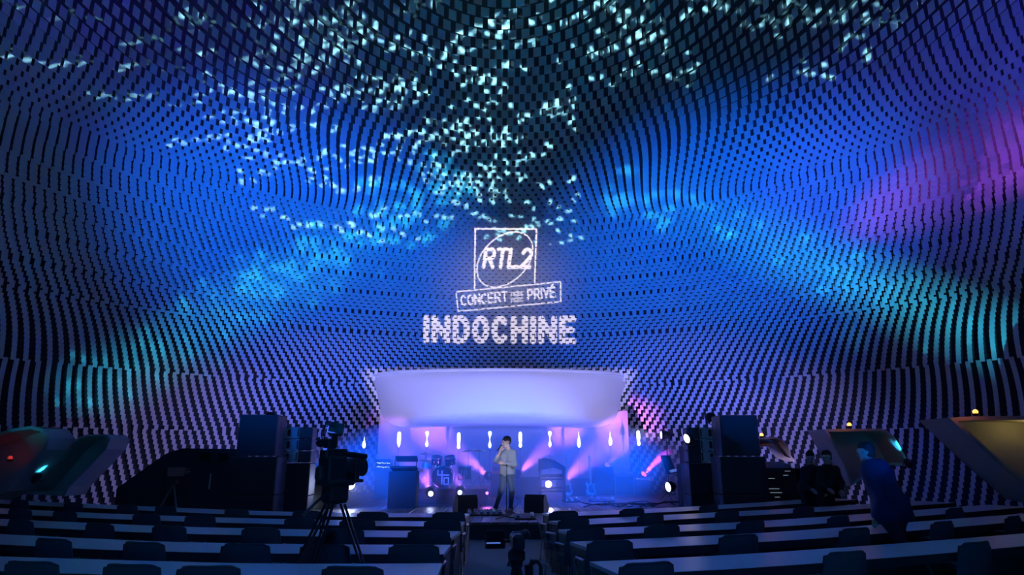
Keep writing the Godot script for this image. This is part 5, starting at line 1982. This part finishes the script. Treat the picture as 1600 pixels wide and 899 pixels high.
func build_people() -> void:
	var skin := Color(0.55, 0.36, 0.28)
	var v := func(x: float, y: float, z: float) -> Vector3: return Vector3(x, y, z)
	# the singer, side on, one hand with the microphone at his mouth, the other arm across his waist
	var p := on_level(787, 801, STAGE)
	p.z += 0.05
	person("singer in a dark beanie and grey jumper, microphone held to his mouth", p, {
		"head": v.call(0.06, 1.665, 0.06), "face": v.call(-0.92, -0.06, 0.38), "neck": v.call(0.11, 1.51, 0.0),
		"sl": v.call(0.235, 1.415, 0.1), "sr": v.call(-0.0, 1.41, -0.08), "hl": v.call(0.15, 0.92, 0.05), "hr": v.call(0.01, 0.92, -0.06),
		"el": v.call(0.27, 1.13, 0.16), "wl": v.call(0.02, 1.16, 0.2), "er": v.call(-0.19, 1.22, 0.05), "wr": v.call(-0.09, 1.46, 0.12),
		"kl": v.call(0.2, 0.5, 0.1), "al": v.call(0.17, 0.1, 0.02), "tl": v.call(0.06, 0.042, 0.12), "kr": v.call(-0.06, 0.52, -0.02), "ar": v.call(-0.2, 0.1, -0.06), "tr": v.call(-0.34, 0.042, 0.0),
		"palm_l": v.call(0.2, 0.3, -1.0), "palm_r": v.call(0.3, 0.2, -0.6),
	}, {"skin": skin, "top": Color(0.27, 0.28, 0.30), "legs": Color(0.06, 0.09, 0.15), "shoe": Color(0.5, 0.5, 0.52), "hair": Color(0.02, 0.025, 0.03), "cap": true, "sleeve_l": 0.9, "sleeve_r": 0.35, "curl_l": 0.5, "curl_r": 1.15}, 0.014)
	var t := thing("microphone", "black hand microphone held at the singer's mouth", "microphone", p + v.call(-0.075, 1.585, 0.13))
	var s := mb()
	var d: Vector3 = v.call(-0.55, -0.75, 0.2).normalized()
	tube(s, [v.call(0, 0, 0), d * 0.16], [0.019, 0.014], 10)
	build(s, "handle", M.black, t)
	s = mb()
	ball(s, d * -0.018, Vector3.ONE * 0.027)
	build(s, "grille_ball", M.grey_metal, t)
	# the man in the blue hoodie, leaning over a desk, seen from behind
	p = at_depth(1392, 800, 8.9)
	p.y = 0
	var h := at_depth(1352, 708, 8.9) - p
	person("man in a blue hooded jumper leaning over the desks, dark hair", p, {
		"head": h, "face": v.call(-0.72, -0.1, -0.7), "neck": h + v.call(0.03, -0.17, 0.02),
		"sl": h + v.call(-0.03, -0.27, 0.1), "sr": h + v.call(0.28, -0.27, -0.06), "hl": v.call(-0.12, 0.93, 0.06), "hr": v.call(0.14, 0.93, -0.06),
		"el": h + v.call(0.04, -0.57, 0.17), "wl": h + v.call(0.0, -0.8, 0.06), "er": h + v.call(0.4, -0.56, -0.1), "wr": h + v.call(0.36, -0.8, -0.18),
		"kl": v.call(0.05, 0.5, 0.14), "al": v.call(0.1, 0.1, 0.16), "tl": v.call(-0.04, 0.042, 0.16), "kr": v.call(0.08, 0.5, -0.1), "ar": v.call(0.16, 0.1, -0.12), "tr": v.call(0.02, 0.042, -0.12),
		"palm_l": v.call(0, -1, 0), "palm_r": v.call(0, -1, 0),
	}, {"skin": skin, "top": Color(0.018, 0.035, 0.11), "legs": Color(0.03, 0.03, 0.04), "shoe": Color(0.03, 0.03, 0.03), "hair": Color(0.02, 0.015, 0.012), "cap": false, "hood": true, "bulk": 1.28, "sleeve_l": 1.0, "sleeve_r": 1.0, "curl_l": 0.4, "curl_r": 0.4}, 0.018)
	# two people in black at the mixing desk
	var dark := Color(0.012, 0.012, 0.014)
	for q in [[1266, 716, 14.1, v.call(-0.5, -0.3, 0.8), "person in black standing at the mixing desk, face lit blue"], [1291, 715, 13.9, v.call(-0.95, -0.2, 0.25), "person in black beside the one at the mixing desk, turned aside"]]:
		p = at_depth(q[0], 790, q[2])
		p.y = 0
		h = at_depth(q[0], q[1], q[2]) - p
		person(q[4], p, {
			"head": h, "face": q[3], "neck": h + v.call(0.0, -0.16, 0.0),
			"sl": h + v.call(-0.18, -0.25, 0.05), "sr": h + v.call(0.18, -0.25, -0.02), "hl": v.call(-0.09, 0.92, 0.0), "hr": v.call(0.09, 0.92, 0.0),
			"el": h + v.call(-0.27, -0.52, 0.08), "wl": h + v.call(-0.2, -0.62, 0.3), "er": h + v.call(0.27, -0.52, 0.0), "wr": h + v.call(0.14, -0.66, 0.22),
			"kl": v.call(-0.1, 0.5, 0.03), "al": v.call(-0.11, 0.1, 0.0), "tl": v.call(-0.13, 0.042, 0.14), "kr": v.call(0.1, 0.5, 0.03), "ar": v.call(0.11, 0.1, 0.0), "tr": v.call(0.13, 0.042, 0.14),
			"palm_l": v.call(0.3, -1, 0), "palm_r": v.call(-0.3, -1, 0),
		}, {"skin": skin, "top": dark, "legs": dark, "shoe": dark, "hair": Color(0.015, 0.012, 0.01), "cap": false, "sleeve_l": 1.0, "sleeve_r": 1.0, "curl_l": 0.5, "curl_r": 0.5}, 0.022)
